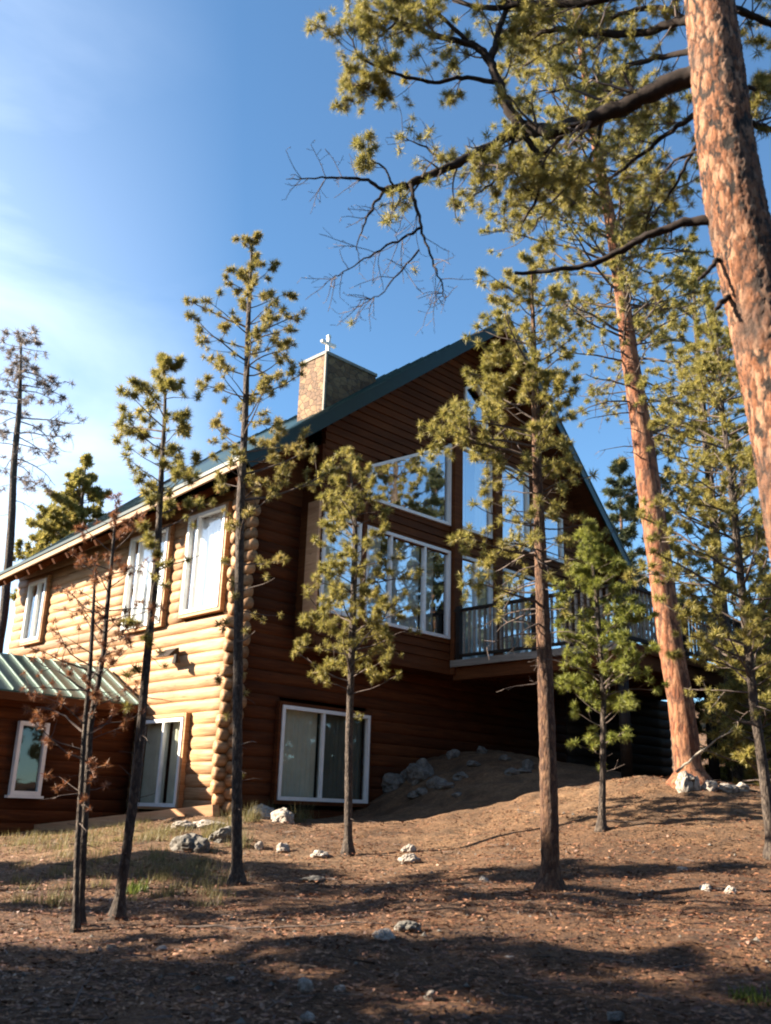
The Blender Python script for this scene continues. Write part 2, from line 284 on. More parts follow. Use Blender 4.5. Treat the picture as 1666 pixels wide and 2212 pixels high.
def ground_mat():
    m, t, b, o = mat('pine_litter_soil')
    n1 = N(t, 'ShaderNodeTexNoise', Scale=0.45, Detail=6.0, Roughness=0.6); t.links.new(coords(t), n1.inputs['Vector'])
    n2 = N(t, 'ShaderNodeTexNoise', Scale=22.0, Detail=9.0, Roughness=0.75, Distortion=0.8); t.links.new(coords(t, (1, 1.6, 1)), n2.inputs['Vector'])
    v = N(t, 'ShaderNodeTexVoronoi', Scale=38.0); t.links.new(coords(t, (1, 2.2, 1), 0.4), v.inputs['Vector'])
    fine = ramp(t, n2.outputs['Fac'], [(0.30, (0.03112, 0.01481, 0.007075)), (0.48, (0.1177, 0.05386, 0.02274)), (0.62, (0.2075, 0.1043, 0.04548)), (0.78, (0.3458, 0.2289, 0.1161))])
    tan = ramp(t, n2.outputs['Fac'], [(0.30, (0.09845, 0.05124, 0.02341)), (0.5, (0.2273, 0.1298, 0.06437)), (0.72, (0.3787, 0.2459, 0.1404))])
    # bare tan soil on the bank below the house, reddish litter nearer
    sp = N(t, 'ShaderNodeSeparateXYZ'); t.links.new(coords(t), sp.inputs[0])
    yy = N(t, 'ShaderNodeMapRange'); yy.inputs[1].default_value = 11.0; yy.inputs[2].default_value = 15.0; t.links.new(sp.outputs['Y'], yy.inputs[0])
    nn = N(t, 'ShaderNodeMapRange'); nn.inputs[1].default_value = 0.35; nn.inputs[2].default_value = 0.62; nn.inputs[3].default_value = 0.15; t.links.new(n1.outputs['Fac'], nn.inputs[0])
    mm = N(t, 'ShaderNodeMath', operation='MULTIPLY'); t.links.new(yy.outputs[0], mm.inputs[0]); t.links.new(nn.outputs[0], mm.inputs[1])
    col = mixcol(t, mm.outputs[0], fine, tan)
    n5 = N(t, 'ShaderNodeTexNoise', Scale=1.5, Detail=7.0, Roughness=0.7, Distortion=0.5); t.links.new(coords(t, (1, 1.8, 1)), n5.inputs['Vector'])
    pt = N(t, 'ShaderNodeMapRange'); pt.inputs[1].default_value = 0.36; pt.inputs[2].default_value = 0.62; pt.inputs[3].default_value = 0.5; pt.inputs[4].default_value = 1.25; t.links.new(n5.outputs['Fac'], pt.inputs[0])
    col = mixcol(t, 1.0, col, pt.outputs[0], 'MULTIPLY')
    hs = N(t, 'ShaderNodeSeparateColor'); t.links.new(v.outputs['Color'], hs.inputs[0])
    vf = N(t, 'ShaderNodeMapRange'); vf.inputs[3].default_value = 0.6; vf.inputs[4].default_value = 1.35; t.links.new(hs.outputs[0], vf.inputs[0])
    col = mixcol(t, 0.8, col, vf.outputs[0], 'MULTIPLY')
    t.links.new(col, b.inputs['Base Color']); b.inputs['Roughness'].default_value = 0.95
    n3 = N(t, 'ShaderNodeMath', operation='MULTIPLY_ADD'); n3.inputs[1].default_value = 0.5; t.links.new(v.outputs['Distance'], n3.inputs[0]); t.links.new(n2.outputs['Fac'], n3.inputs[2])
    bump(t, b, n3.outputs[0], 1.0, 0.05); return m
M['ground'] = ground_mat()

# ------------------------------------------------------------------ terrain
ctrl = []
def cp(x, y, Y): p = at(x, y, Y); ctrl.append((p[0], p[1], p[2]))
for a in [(833,2212,6.5),(30,2200,6.5),(1640,2200,6.5),(1190,1925,10.7),(512,1915,12),(252,1988,10),(165,2012,9.5),(752,1858,14.5),
          (1300,1782,14.5),(1666,1850,12.5),(1100,1735,17.5),(900,1775,17.6),(680,1775,17.9),(1290,1695,17.5),(1430,1680,16.9),(1540,1700,16),
          (833,1990,9),(1450,2000,8.8),(400,1850,14.0),(150,1870,13.5),(1480,1800,13.5),(600,1800,16.3),(30,1880,14)]: cp(*a)
for a in [(0,0,0),(-4,2,0),(4,2,0.1),(-8,6,0.1),(9,6,0.6),(-12,12,0.3),(14,12,1.6)]: ctrl.append(a)
def hc(u, v, z): p = H(u, v, z); ctrl.append((p[0], p[1], z))
hc(0,0,BZ-0.12); hc(-0.3,1.5,BZ-0.25); hc(-0.5,4,1.2); hc(-3,3,0.98); hc(-3.5,8,0.8); hc(2.2,-0.3,1.45); hc(3.4,-0.5,1.65)
hc(5.2,-0.6,2.75); hc(7,-0.5,3.0); hc(6,-3,2.65); hc(9,-4,2.3); hc(12,-4,2.3); hc(16,-3,2.5); hc(12,4,2.7); hc(3,4,1.8); hc(5.5,-5.5,2.3)
ctrl += [(-30,0,-1),(30,0,1.5),(-30,30,1),(30,30,5),(0,50,6),(-25,55,5),(35,60,10),(0,-25,-1.5),(-60,60,5),(70,70,14),(60,-20,2),(-60,-20,-2)]
ctrl = np.array(ctrl, float)
def tps(r2): return 0.5*r2*np.log(r2+1e-9)
nC = len(ctrl); D2 = ((ctrl[:, None, :2]-ctrl[None, :, :2])**2).sum(-1)
A = np.zeros((nC+3, nC+3)); A[:nC, :nC] = tps(D2)+np.eye(nC)*0.15; A[:nC, nC] = 1; A[:nC, nC+1:] = ctrl[:, :2]; A[nC:, :nC] = A[:nC, nC:].T
coef = np.linalg.solve(A, np.concatenate([ctrl[:, 2], np.zeros(3)]))
def ground(x, y):
    x = np.asarray(x, float); y = np.asarray(y, float)
    r2 = (x[..., None]-ctrl[:, 0])**2+(y[..., None]-ctrl[:, 1])**2
    z = (tps(r2)*coef[:nC]).sum(-1)+coef[nC]+coef[nC+1]*x+coef[nC+2]*y
    far = np.clip((np.hypot(x, y)-60)/60, 0, 1)
    z = z*(1-far)+np.clip(6+0.05*(y-60), -2, 14)*far
    return z+0.03*np.sin(x*1.7+0.6*y)*np.sin(y*1.3+1)+0.018*np.sin(x*4.1+y*2.3)*np.sin(y*3.7)
def gz(x, y): return float(ground(np.array([x]), np.array([y]))[0])
def hit(px, py, y0=4.0, y1=24.0):
    d = ray(px, py); Ys = np.linspace(y0, y1, 800); P = EYE[None]+d[None]*(Ys/d[1])[:, None]
    g = ground(P[:, 0], P[:, 1]); k = np.argmax(P[:, 2] <= g)
    if P[k, 2] > g[k]: return None
    return np.array([P[k, 0], P[k, 1], g[k]])
def axis(c0, c1, fine, far):
    a = list(np.arange(c0, c1, fine)); s = fine; x = c1; up_ = []
    while x < far: up_.append(x); s *= 1.22; x += s
    s = fine; x = c0; dn = []
    while x > -far: s *= 1.22; x -= s; dn.append(x)
    return np.array(dn[::-1]+a+up_)
gx = axis(-6, 8, 0.09, 1200); gy = axis(3, 22, 0.09, 1200)
GX, GY = np.meshgrid(gx, gy); GZ = ground(GX, GY)
near = (np.abs(GX-1) < 12) & (GY > 1) & (GY < 26)
for i, j in zip(*np.where(near)):
    x, y = GX[i, j], GY[i, j]
    GZ[i, j] += (0.05*mnoise.noise((x*2.3, y*2.3, 9))+0.03*mnoise.noise((x*5.3, y*5.3, 2)) if y > 15.5 and x > -0.5 else 0)+0.022*mnoise.fractal((x*3.1, y*3.1, 0), 0.7, 2.0, 4) + 0.03*mnoise.noise((x*1.1, y*1.1, 4))
ny, nx = GX.shape
idx = np.arange(ny*nx).reshape(ny, nx)
fc = np.stack([idx[:-1, :-1], idx[:-1, 1:], idx[1:, 1:], idx[1:, :-1]], -1).reshape(-1, 4)
gobj = link_mesh('ground', np.stack([GX, GY, GZ], -1).reshape(-1, 3), fc.tolist(), M['ground'], smooth=True)
tag(gobj, 'brown needle strewn slope rising to the log house', 'ground', kind='structure')

# ------------------------------------------------------------------ the log house
house = thing('log_house', 'large honey coloured log house with green metal roof, chimney and deck', 'house', tuple(H(0, 0, BZ)))
rng = np.random.default_rng(5)
PITCHZ, LR = 0.235, 0.13
def log(mb, a, b, r=LR, wob=0.006, flat=0.40):
    a = np.array(a); b = np.array(b); n = max(2, int(np.linalg.norm(b-a)/0.6)+1)
    pts = a[None]+(b-a)[None]*np.linspace(0, 1, n)[:, None]; pts[:, 2] += (rng.random(n)-0.5)*2*wob
    d = (b-a)/np.linalg.norm(b-a); nr = np.array([-d[1], d[0], 0]); R = r*(1+(rng.random(n)-0.5)*0.07); K = 12; th = np.arange(K)*2*math.pi/K
    V = pts[:, None, :]+nr[None, None, :]*(np.cos(th)[None, :]*R[:, None]*flat)[..., None]+np.array([0, 0, 1.0])[None, None, :]*(np.sin(th)[None, :]*R[:, None])[..., None]
    fs = [(i*K+k, i*K+(k+1) % K, (i+1)*K+(k+1) % K, (i+1)*K+k) for i in range(n-1) for k in range(K)]+[tuple(range(K-1, -1, -1)), tuple((n-1)*K+k for k in range(K))]
    mb.add(V.reshape(-1, 3), fs)
def courses(z0, z1):
    z = z0+PITCHZ/2
    while z < z1: yield z; z += PITCHZ
def spans(lo, hi, z, openings):
    cuts = sorted([(a, b) for a, b, c, d in openings if c-0.06 < z < d+0.06]); s = lo; res = []
    for a, b in cuts:
        if a > s: res.append((s, min(a, hi)))
        s = max(s, b)
    if s < hi: res.append((s, hi))
    return [(a, b) for a, b in res if b-a > 0.06]
PR = 0.79; ZE = 7.95
def roofz(u): return 8.02+PR*(u+0.8) if u <= 6.35 else 8.02+PR*(13.5-u)
# windows: (u0,u1,z0,z1)
side_open = [(1.35, 2.95, BZ+0.0, 3.30), (0.52, 1.85, 5.38, 7.5), (2.62, 4.2, 5.30, 7.45), (8.3, 9.3, 5.55, 7.15)]
gable_open = [(1.1, 3.48, 1.78, 3.56)]
bay_open = [(1.46, 2.52, 5.42, 7.50), (2.68, 5.40, 5.42, 7.50), (2.68, 5.40, 8.12, 10.2), (5.75, 6.96, 5.0, 7.5), (5.75, 6.96, 8.15, 10.3),
            (7.3, 10.02, 5.0, 7.5), (7.3, 8.5, 8.15, 10.3), (8.65, 10.02, 8.15, 9.4), (5.9, 6.8, 11.0, 12.1)]
mb = MB()
for z in courses(BZ-0.35, 7.75):
    for a, b in spans(0.0, 9.9, z, side_open):
        aa = a-(0.24+rng.random()*0.10) if a == 0 else a; bb = b+0.3+rng.random()*0.1 if b == 9.9 else b
        if a == 0: log(mb, H(0, aa, z), H(0, 0.04, z), LR*0.93, flat=0.8); aa = 0.02
        log(mb, H(0, aa, z), H(0, bb, z))
side_wall = mb.build('side_wall', M['log'], house, smooth=True); side_wall['label'] = 'sunlit wall of stacked honey coloured logs'
mb = MB(); le = MB()
for z in courses(BZ-0.35+PITCHZ/2, 8.2):
    hi = 13.0
    ops = gable_open+([(1.5, 11.2, 4.8, 20)] if z > 4.8 else [])
    for a, b in spans(0.0, hi, z, ops):
        aa = a-(0.20+rng.random()*0.10) if a == 0 else a
        if a == 0: log(le, H(aa, 0, z), H(0.06, 0, z), LR*0.93, flat=0.8); aa = 0.03
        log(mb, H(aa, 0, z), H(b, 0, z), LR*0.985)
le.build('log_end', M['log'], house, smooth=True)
front_wall = mb.build('front_wall', M['log_shaded'], house, smooth=True)
# gable boards above the log courses and the projecting window bay
mb = MB()
z = 4.75; hB = 0.19
while z < 13.3:
    zt = z+hB-0.008
    lo, hi = 1.42, 11.28
    # keep the boards under the roof slope
    lo = max(lo, (zt+0.22-8.02)/PR-0.8); hi = min(hi, 13.5-(zt+0.22-8.02)/PR)
    if hi-lo > 0.1:
        zc = z+hB/2; s = lo; res = []
        cuts = [(a if not (a == 2.68 and c == 8.12 and zc > 8.88) else 2.68+(zc-8.88)*2.06, b, c, d) for a, b, c, d in bay_open]
        cuts = [x for x in cuts if x[1] > x[0]]
        for a, b, c, d in sorted(cuts):
            if c < zc < d:
                if a > s: res.append((s, min(a, hi)))
                s = max(s, b)
        if s < hi: res.append((s, hi))
        for a, b in res:
            if b > a+0.03: mb.hexa([H(a,-0.66,z),H(b,-0.66,z),H(b,-0.5,z),H(a,-0.5,z),H(a,-0.63,zt),H(b,-0.63,zt),H(b,-0.5,zt),H(a,-0.5,zt)])
    z += hB
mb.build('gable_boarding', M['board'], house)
mbL, mbR = MB(), MB()
z = 7.7
while z < 13.0:      # boards of the recessed gable parts at either side of the bay
    zt = z+hB-0.008; lo = max(0.0, (zt+0.22-8.02)/PR-0.8)
    if lo < 1.45: mbL.box(lo, 1.45, -0.06, 0.1, z, zt)
    hi = min(13.0, 13.5-(zt+0.22-8.02)/PR)
    if hi > 11.25: mbR.box(11.25, hi, -0.06, 0.1, z, zt)
    z += hB
mbL.build('gable_boarding', M['board'], house); mbR.build('gable_boarding', M['board'], house)
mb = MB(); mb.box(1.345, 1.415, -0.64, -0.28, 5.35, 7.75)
mbd = MB(); mbd.box(1.36, 1.42, -0.275, 0.02, 5.35, 7.75); mbd.build('bay_corner', M['board'], house); mbd = MB(); mbd.box(1.36, 1.42, -0.64, 0.02, 4.75, 5.345); mbd.build('bay_corner', M['board'], house); mbd = MB(); mbd.box(1.36, 1.42, -0.64, 0.02, 7.755, 9.0); mbd.build('bay_corner', M['board'], house)
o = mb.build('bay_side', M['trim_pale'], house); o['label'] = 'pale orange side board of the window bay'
mb = MB(); mb.box(1.42, 11.28, -0.68, 0.0, 4.62, 4.745); mb.box(5.42, 5.70, -0.80, -0.68, 4.62, 10.35); mb.box(6.99, 7.26, -0.78, -0.68, 4.62, 10.4)
mb.box(2.54, 2.66, -0.72, -0.67, 5.3, 8.0); mb.build('bay_post', M['board'], house)
# core of the house: the dim rooms behind the windows
mb = MB(); core = [(0.32, BZ-0.5), (12.7, BZ-0.5), (12.7, 7.9), (6.35, 12.9), (0.32, 8.2)]
for (v0, v1) in ((0.45, 9.4),):
    n = len(core); mb.add([H(u, v0, z) for u, z in core]+[H(u, v1, z) for u, z in core],
        [tuple(range(n)), tuple(range(2*n-1, n-1, -1))]+[(i, (i+1) % n, n+(i+1) % n, n+i) for i in range(n)])
mb.build('inner_room', M['dark'], house)
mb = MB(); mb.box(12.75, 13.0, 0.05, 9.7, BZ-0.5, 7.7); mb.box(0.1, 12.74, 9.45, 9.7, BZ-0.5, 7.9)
mb.build('back_wall', M['log_shaded'], house)

# roof: left and right slopes (green metal above, boarded soffit below)
def slab(mb, q, t0, t1):     # quad q (4 points, ccw from above), between heights -t0 and -t1 below it
    mb.hexa([p-np.array([0,0,t1]) for p in q]+[p-np.array([0,0,t0]) for p in q])
LFe, LFr, LBr, LBe = H(-0.8,-1.0,7.99), H(6.35,-1.7,13.64), H(6.35,11.0,13.2), H(-0.72,10.55,7.30)
RFe, RBe = H(13.5,-1.0,7.99), H(13.5,10.55,7.6)
top = MB(); slab(top, [LFe, LFr, LBr, LBe], 0, 0.05); slab(top, [LFr, RFe, RBe, LBr], 0.001, 0.051)
for q0, q1, q2, q3 in ((LFe, LFr, LBr, LBe), (LFr, RFe, RBe, LBr)):      # standing seams
    for k in range(1, 26):
        s = k/26
        if q0 is LFe: a = q0+(q3-q0)*s; b = q1+(q2-q1)*s
        else: a = q1+(q2-q1)*s; b = q0+(q3-q0)*s
        top.beam(a+np.array([0,0,0.02]), b+np.array([0,0,0.02]), 0.03, 0.05)
roof = top.build('roof', M['green'], house); roof['label'] = 'dark green standing seam metal roof'
so = MB()
nb = 34
for q0, q1, q2, q3 in ((LFe, LFr, LBr, LBe), (LFr, RFe, RBe, LBr)):      # soffit boards running with the rake
    for k in range(nb):
        s0, s1 = k/nb+0.0006, (k+1)/nb-0.0006
        e0, e1 = q0+(q3-q0)*s0, q0+(q3-q0)*s1; r0, r1 = q1+(q2-q1)*s0, q1+(q2-q1)*s1
        slab(so, [e0, r0, r1, e1], 0.06, 0.15)
so.build('soffit', M['board'], roof)
rk = MB(); dz = np.array([0, 0, 0.10])
for a, b in ((LFe, LFr), (RFe, LFr)):
    off = -dL*0.03; rk.beam(a-dz+off-(b-a)*0.004, b-dz+off, 0.05, 0.27)
    rk.beam(a+np.array([0,0,0.045])+off*0.3, b+np.array([0,0,0.045])+off*0.3, 0.12, 0.03)
rk.build('rake_trim', M['green'], roof)
ev = MB(); off = -dR*0.035
ev.beam(LFe-np.array([0,0,0.105])+off, LBe-np.array([0,0,0.105])+off, 0.05, 0.12)
o = ev.build('eave_board', M['trim'], roof); o['label'] = 'pale sunlit board along the eave'
ev = MB(); ev.beam(LFe+np.array([0,0,0.0])+off*1.2, LBe+off*1.2, 0.09, 0.075); ev.build('drip_edge', M['green'], roof)
# purlin ends and rafters seen under the eave
ev = MB()
for k in range(17):
    v = -0.6+k*0.68; p0 = H(-0.7, v, 7.62+(-0.55)*(v+1)/11.5); p1 = H(0.25, v, 8.35+(-0.55)*(v+1)/11.5); ev.beam(p0, p1, 0.09, 0.14)
ev.build('rafter', M['board'], roof)
# chimney
ch = MB(); ch.box(3.12, 4.86, 1.5, 2.5, 10.0, 12.52); chim = ch.build('chimney', M['stone'], house); chim['label'] = 'boxy chimney with one sunlit pale face'
ch = MB(); ch.box(3.09, 4.89, 1.47, 2.53, 12.52, 12.60); ch.box(3.10, 3.15, 1.48, 1.53, 10.0, 12.52); ch.build('chimney_trim', M['concrete'], chim)
ch = MB(); cu, cv = 3.36, 1.72
ch.box(cu-0.038, cu+0.038, cv-0.038, cv+0.038, 12.60, 13.16)
for u0, u1, z0, z1 in ((cu-0.19, cu-0.04, 12.93, 13.005), (cu+0.04, cu+0.19, 12.93, 13.005)): ch.box(u0, u1, cv-0.036, cv+0.036, z0, z1)
for u, z in ((cu-0.19, 12.967), (cu+0.19, 12.967), (cu, 13.17)):
    p = H(u, cv, z); ch.tube([p-dL*0.038, p+dL*0.038], [0.052, 0.052], 10)
o = ch.build('cross', M['white'], chim); o['label'] = 'small white cross with rounded ends standing on the chimney top'

# windows
def window(u0, u1, z0, z1, plane, mulls=(), face='gable', gl='glass', curtain=None, poly=None, rail=None, label=None, fr=0.07):
    """plane: distance of the frame's face outside the wall plane"""
    def P(u, d, z): return H(u, -d, z) if face == 'gable' else H(-d, u, z)
    def bx(mb, a, b, d0, d1, c, e): mb.hexa([P(a,d1,c),P(b,d1,c),P(b,d0,c),P(a,d0,c),P(a,d1,e),P(b,d1,e),P(b,d0,e),P(a,d0,e)])
    mb = MB(); d0, d1 = plane-0.10, plane
    if poly is None: poly = [(u0, z0), (u1, z0), (u1, z1), (u0, z1)]
    n = len(poly)
    cxx = sum(p[0] for p in poly)/n; czz = sum(p[1] for p in poly)/n
    for i in range(n):
        a = np.array(poly[i]); b = np.array(poly[(i+1) % n]); d = (b-a)/np.linalg.norm(b-a); nrm = np.array([-d[1], d[0]])
        if nrm @ (np.array([cxx, czz])-a) < 0: nrm = -nrm
        a2, b2 = a+nrm*fr, b+nrm*fr
        if abs(d[0]) > 0.9 or True:
            e = 0.0 if abs(d[1]) > 0.95 else 0.002     # horizontals stand 2 mm proud
            mb.hexa([P(a[0],d1+e,a[1]),P(b[0],d1+e,b[1]),P(b[0],d0,b[1]),P(a[0],d0,a[1]),P(a2[0],d1+e,a2[1]),P(b2[0],d1+e,b2[1]),P(b2[0],d0,b2[1]),P(a2[0],d0,a2[1])])
    for mu in mulls: bx(mb, mu-0.03, mu+0.03, d0+0.005, d1-0.012, z0+fr*0.7, z1-fr*0.7)
    if rail: bx(mb, u0+fr, u1-fr, d0+0.006, d1-0.02, rail-0.03, rail+0.03)
    wn = mb.build('window', M['white'], house)
    if label: wn['label'] = label
    gp = MB(); vs = [P(u, d0+0.03, z) for u, z in poly]; gp.add(vs, [tuple(range(n)) if face == 'gable' else tuple(range(n-1, -1, -1))]); gp.build('pane', M[gl], wn)
    if curtain:
        for (a, b, m) in curtain:
            cm = MB(); k = max(8, int((b-a)/0.035)); us = np.linspace(a, b, k)
            zb, zt = z0+0.05, z1-0.04
            vs = []
            for i, u in enumerate(us):
                d = d0-0.10+0.022*math.sin(i*1.9)+0.01*math.sin(i*0.7); vs += [P(u, d, zb), P(u, d, zt)]
            cm.add(vs, [(2*i, 2*i+2, 2*i+3, 2*i+1) for i in range(k-1)]); cm.build('curtain', M[m], wn, smooth=True)
    return wn
W = window
W(1.1, 3.48, 1.78, 3.56, 0.17, (2.19,), gl='glass_low', curtain=[(1.13, 2.15, 'curtain'), (2.22, 3.44, 'drape')], label='white framed sliding window, drape behind the left half')
W(1.46, 2.52, 5.42, 7.5, 0.70, curtain=[(1.5, 2.5, 'sheer')])
W(2.68, 5.40, 5.42, 7.5, 0.70, (3.45, 4.55), curtain=[(2.72, 3.3, 'sheer'), (3.5, 4.5, 'sheer'), (4.6, 5.0, 'curtain')], label='wide white framed window in three panes')  # sheers added to give the panes the paleness of reflected sky
W(2.68, 5.40, 8.12, 10.2, 0.70, poly=[(2.68, 8.10), (5.40, 8.12), (5.40, 10.2), (2.68, 8.88)], label='slanted top window above the wide one')
W(5.75, 6.96, 5.02, 7.5, 0.70, (6.35,), curtain=[(5.8, 6.9, 'sheer')])
W(5.75, 6.96, 8.15, 10.3, 0.70, curtain=[(5.8, 6.1, 'curtain'), (6.5, 6.9, 'curtain')])
W(7.3, 10.02, 5.02, 7.5, 0.70, (8.2, 9.1), curtain=[(7.35, 9.0, 'sheer')])
W(7.3, 8.5, 8.15, 10.3, 0.70, curtain=[(7.35, 8.45, 'sheer')])
W(8.65, 10.02, 8.15, 9.4, 0.70)
W(5.9, 6.8, 11.0, 12.1, 0.70, poly=[(5.9, 11.0), (6.8, 11.0), (6.8, 11.9), (6.35, 12.2), (5.9, 11.9)])
W(1.35, 2.95, BZ-0.02, 3.28, 0.17, (2.06,), face='side', gl='glass_low', curtain=[(1.4, 2.03, 'curtain'), (2.1, 2.9, 'curtain')], label='sliding glass door beside the porch wing')
W(0.52, 1.85, 5.38, 7.5, 0.17, (1.5,), face='side', gl='glass_side', curtain=[(0.58, 1.8, 'sheer')])
W(2.62, 4.2, 5.30, 7.45, 0.17, (3.8,), face='side', gl='glass_side', curtain=[(2.67, 4.15, 'sheer')])
W(8.3, 9.3, 5.55, 7.15, 0.17, (8.75,), face='side', gl='glass_side', curtain=[(8.3, 8.6, 'sheer')])
# trims round the log openings
mb = MB()
def ring(mb, u0, u1, z0, z1, d0, d1, face, wd=0.07):
    def P(u, d, z): return H(u, -d, z) if face == 'gable' else H(-d, u, z)
    for a, b, c, e, x in ((u0-wd, u0-0.002, z0-wd, z1+wd, 0), (u1+0.002, u1+wd, z0-wd, z1+wd, 0), (u0, u1, z0-wd, z0-0.002, 0.003), (u0, u1, z1+0.002, z1+wd, 0.003)):
        mb.hexa([P(a,d1+x,c),P(b,d1+x,c),P(b,d0,c),P(a,d0,c),P(a,d1+x,e),P(b,d1+x,e),P(b,d0,e),P(a,d0,e)])
for a in gable_open: ring(mb, *a, -0.12, 0.145, 'gable')
mb.build('window_surround', M['log_shaded'], house)
for a in side_open:
    mb = MB(); ring(mb, *a, -0.12, 0.15, 'side'); mb.build('window_surround', M['log'], house)

# deck
DZ = 4.92
dk = MB()
for k in range(60):
    v = -0.72-k*0.0733
    dk.box(5.45, 12.4, v-0.068, v, DZ-0.04, DZ)
deck = dk.build('deck', M['deckwood'], house); deck['label'] = 'raised wooden deck carried over the slope'
dk = MB(); dk.box(5.40, 5.47, -5.12, -0.70, DZ-0.14, DZ+0.01); dk.build('edge_board', M['greywood'], deck); dk = MB(); dk.box(5.40, 12.4, -5.19, -5.125, DZ-0.14, DZ+0.01); dk.build('edge_board', M['board'], deck)
dk = MB(); dk.box(5.50, 5.62, -5.05, -0.70, DZ-0.42, DZ-0.05); dk.box(5.50, 12.4, -5.10, -5.04, DZ-0.42, DZ-0.145)
for k in range(13): dk.box(6.1+k*0.5, 6.15+k*0.5, -5.03, -0.7, DZ-0.28, DZ-0.045)
dk.build('joist', M['board'], deck)
for (u, v) in ((5.75, -4.9), (9.3, -4.9), (12.2, -4.9)):
    p = H(u, v, 0); g = gz(p[0], p[1]); dk = MB(); dk.tube([H(u, v, g-0.2), H(u, v, DZ-0.4)], [0.12, 0.11], 12); dk.build('deck_post', M['darkwood'], deck, smooth=True)
rl = MB(); RT = DZ+1.12
rl.box(5.42, 5.54, -5.16, -0.78, RT, RT+0.06); rl.box(5.55, 12.4, -5.20, -5.08, RT, RT+0.06); rl.box(5.44, 5.52, -5.1, -0.8, DZ+0.08, DZ+0.14); rl.box(5.5, 12.4, -5.18, -5.10, DZ+0.08, DZ+0.14)
rl.build('handrail', M['darkwood'], deck)
for (u, v) in ((5.48, -0.9), (5.48, -3.0), (5.48, -5.14), (7.9, -5.14), (10.4, -5.14), (12.3, -5.14)):
    r2 = MB(); r2.box(u-0.055, u+0.055, v-0.055, v+0.055, DZ+0.002, RT+0.12); r2.build('rail_post', M['darkwood'], deck)
rb = MB()
for k in range(27):
    v = -1.05-k*0.15
    if abs(v+3.0) > 0.08: rb.box(5.46, 5.50, v-0.025, v+0.025, DZ+0.14, RT)
for k in range(45):
    u = 5.65+k*0.15
    if min(abs(u-x) for x in (7.9, 10.4, 12.3)) > 0.08: rb.box(u-0.025, u+0.025, -5.16, -5.12, DZ+0.14, RT)
rb.build('baluster', M['greywood'], deck)
dk = MB()
for z in courses(2.0, DZ-0.26): log(dk, H(7.6, -2.3, z), H(12.2, -2.3, z))
dk.build('undercroft_dark_backing', M['darkwood'], house, smooth=True)  # dark logs added to stand for the black shade under the deck

# porch wing on the sunny side
VW = 3.3
wg = MB()
for z in courses(0.75, 3.55):
    for a, b in spans(-3.9, -0.1, z, [(-2.62, -2.02, 1.72, 3.08)]): log(wg, H(a, VW, z), H(b, VW, z))
wg.build('wing_wall', M['log_shaded'], house, smooth=True)
wg = MB(); wg.box(-3.8, -0.15, VW+0.35, VW+2.6, 0.4, 3.5); wg.build('inner_room', M['dark'], house)
def wp(u, d, z): return H(u, VW-d, z)
wf = MB(); u0, u1, z0, z1 = -2.62, -2.02, 1.72, 3.08
for a, b, c, e in ((u0, u0+0.07, z0, z1), (u1-0.07, u1, z0, z1), (u0+0.07, u1-0.07, z0, z0+0.08), (u0+0.07, u1-0.07, z1-0.08, z1)):
    wf.hexa([wp(a,0.17,c),wp(b,0.17,c),wp(b,0.05,c),wp(a,0.05,c),wp(a,0.17,e),wp(b,0.17,e),wp(b,0.05,e),wp(a,0.05,e)])
wf.hexa([wp(u0-0.05,0.2,z0-0.05),wp(u1+0.05,0.2,z0-0.05),wp(u1+0.05,0.05,z0-0.05),wp(u0-0.05,0.05,z0-0.05),wp(u0-0.05,0.2,z0-0.002),wp(u1+0.05,0.2,z0-0.002),wp(u1+0.05,0.05,z0-0.002),wp(u0-0.05,0.05,z0-0.002)])
wfo = wf.build('window', M['white'], house); wf = MB(); wf.add([wp(u0,0.1,z0),wp(u1,0.1,z0),wp(u1,0.1,z1),wp(u0,0.1,z1)], [(0,1,2,3)]); wf.build('pane', M['glass_low'], wfo)
wr = MB()
E0, E1, T1, T0 = H(-4.3, 2.85, 3.60), H(-0.16, 2.85, 3.60), H(-0.16, 4.6, 4.52), H(-4.3, 4.6, 4.52)
B1, B0 = H(-0.16, 6.35, 3.6), H(-4.3, 6.35, 3.6)
slab(wr, [E0, E1, T1, T0], 0, 0.03); slab(wr, [T0, T1, B1, B0], 0.001, 0.031)
rib = MB()
for k in range(14):
    s = (k+0.5)/14
    for (a0, a1, b0, b1) in ((E0, E1, T0, T1), (B0, B1, T0, T1)):
        a = a0+(a1-a0)*s; b = b0+(b1-b0)*s; rib.beam(a+np.array([0,0,0.02]), b+np.array([0,0,0.012]), 0.024, 0.04)
wro = wr.build('porch_roof', M['greenlight'], house); wro['label'] = 'low ribbed green metal roof of the side wing'; rib.build('roof_rib', M['rib'], wro)
wr = MB(); wr.beam(E0-np.array([0,0,0.11]), E1-np.array([0,0,0.11]), 0.05, 0.15)
for k in range(9):
    u = -4.1+k*0.48; wr.beam(H(u, 2.9, 3.50), H(u, 3.4, 3.76), 0.06, 0.1)
wr.build('fascia_board', M['board'], wro)
wl = MB()      # porch lamp and hood on the log wall above the wing
hood = H(-0.16, 1.9, 4.62); wl.hexa([H(-0.14,1.75,4.55),H(-0.40,1.75,4.50),H(-0.40,2.25,4.50),H(-0.14,2.25,4.55),H(-0.14,1.78,4.70),H(-0.20,1.78,4.68),H(-0.20,2.22,4.68),H(-0.14,2.22,4.70)])
wl.tube([H(-0.28,1.62,4.34), H(-0.28,1.62,4.52)], [0.09, 0.05], 10); wl.build('wall_lamp', M['darkwood'], house)
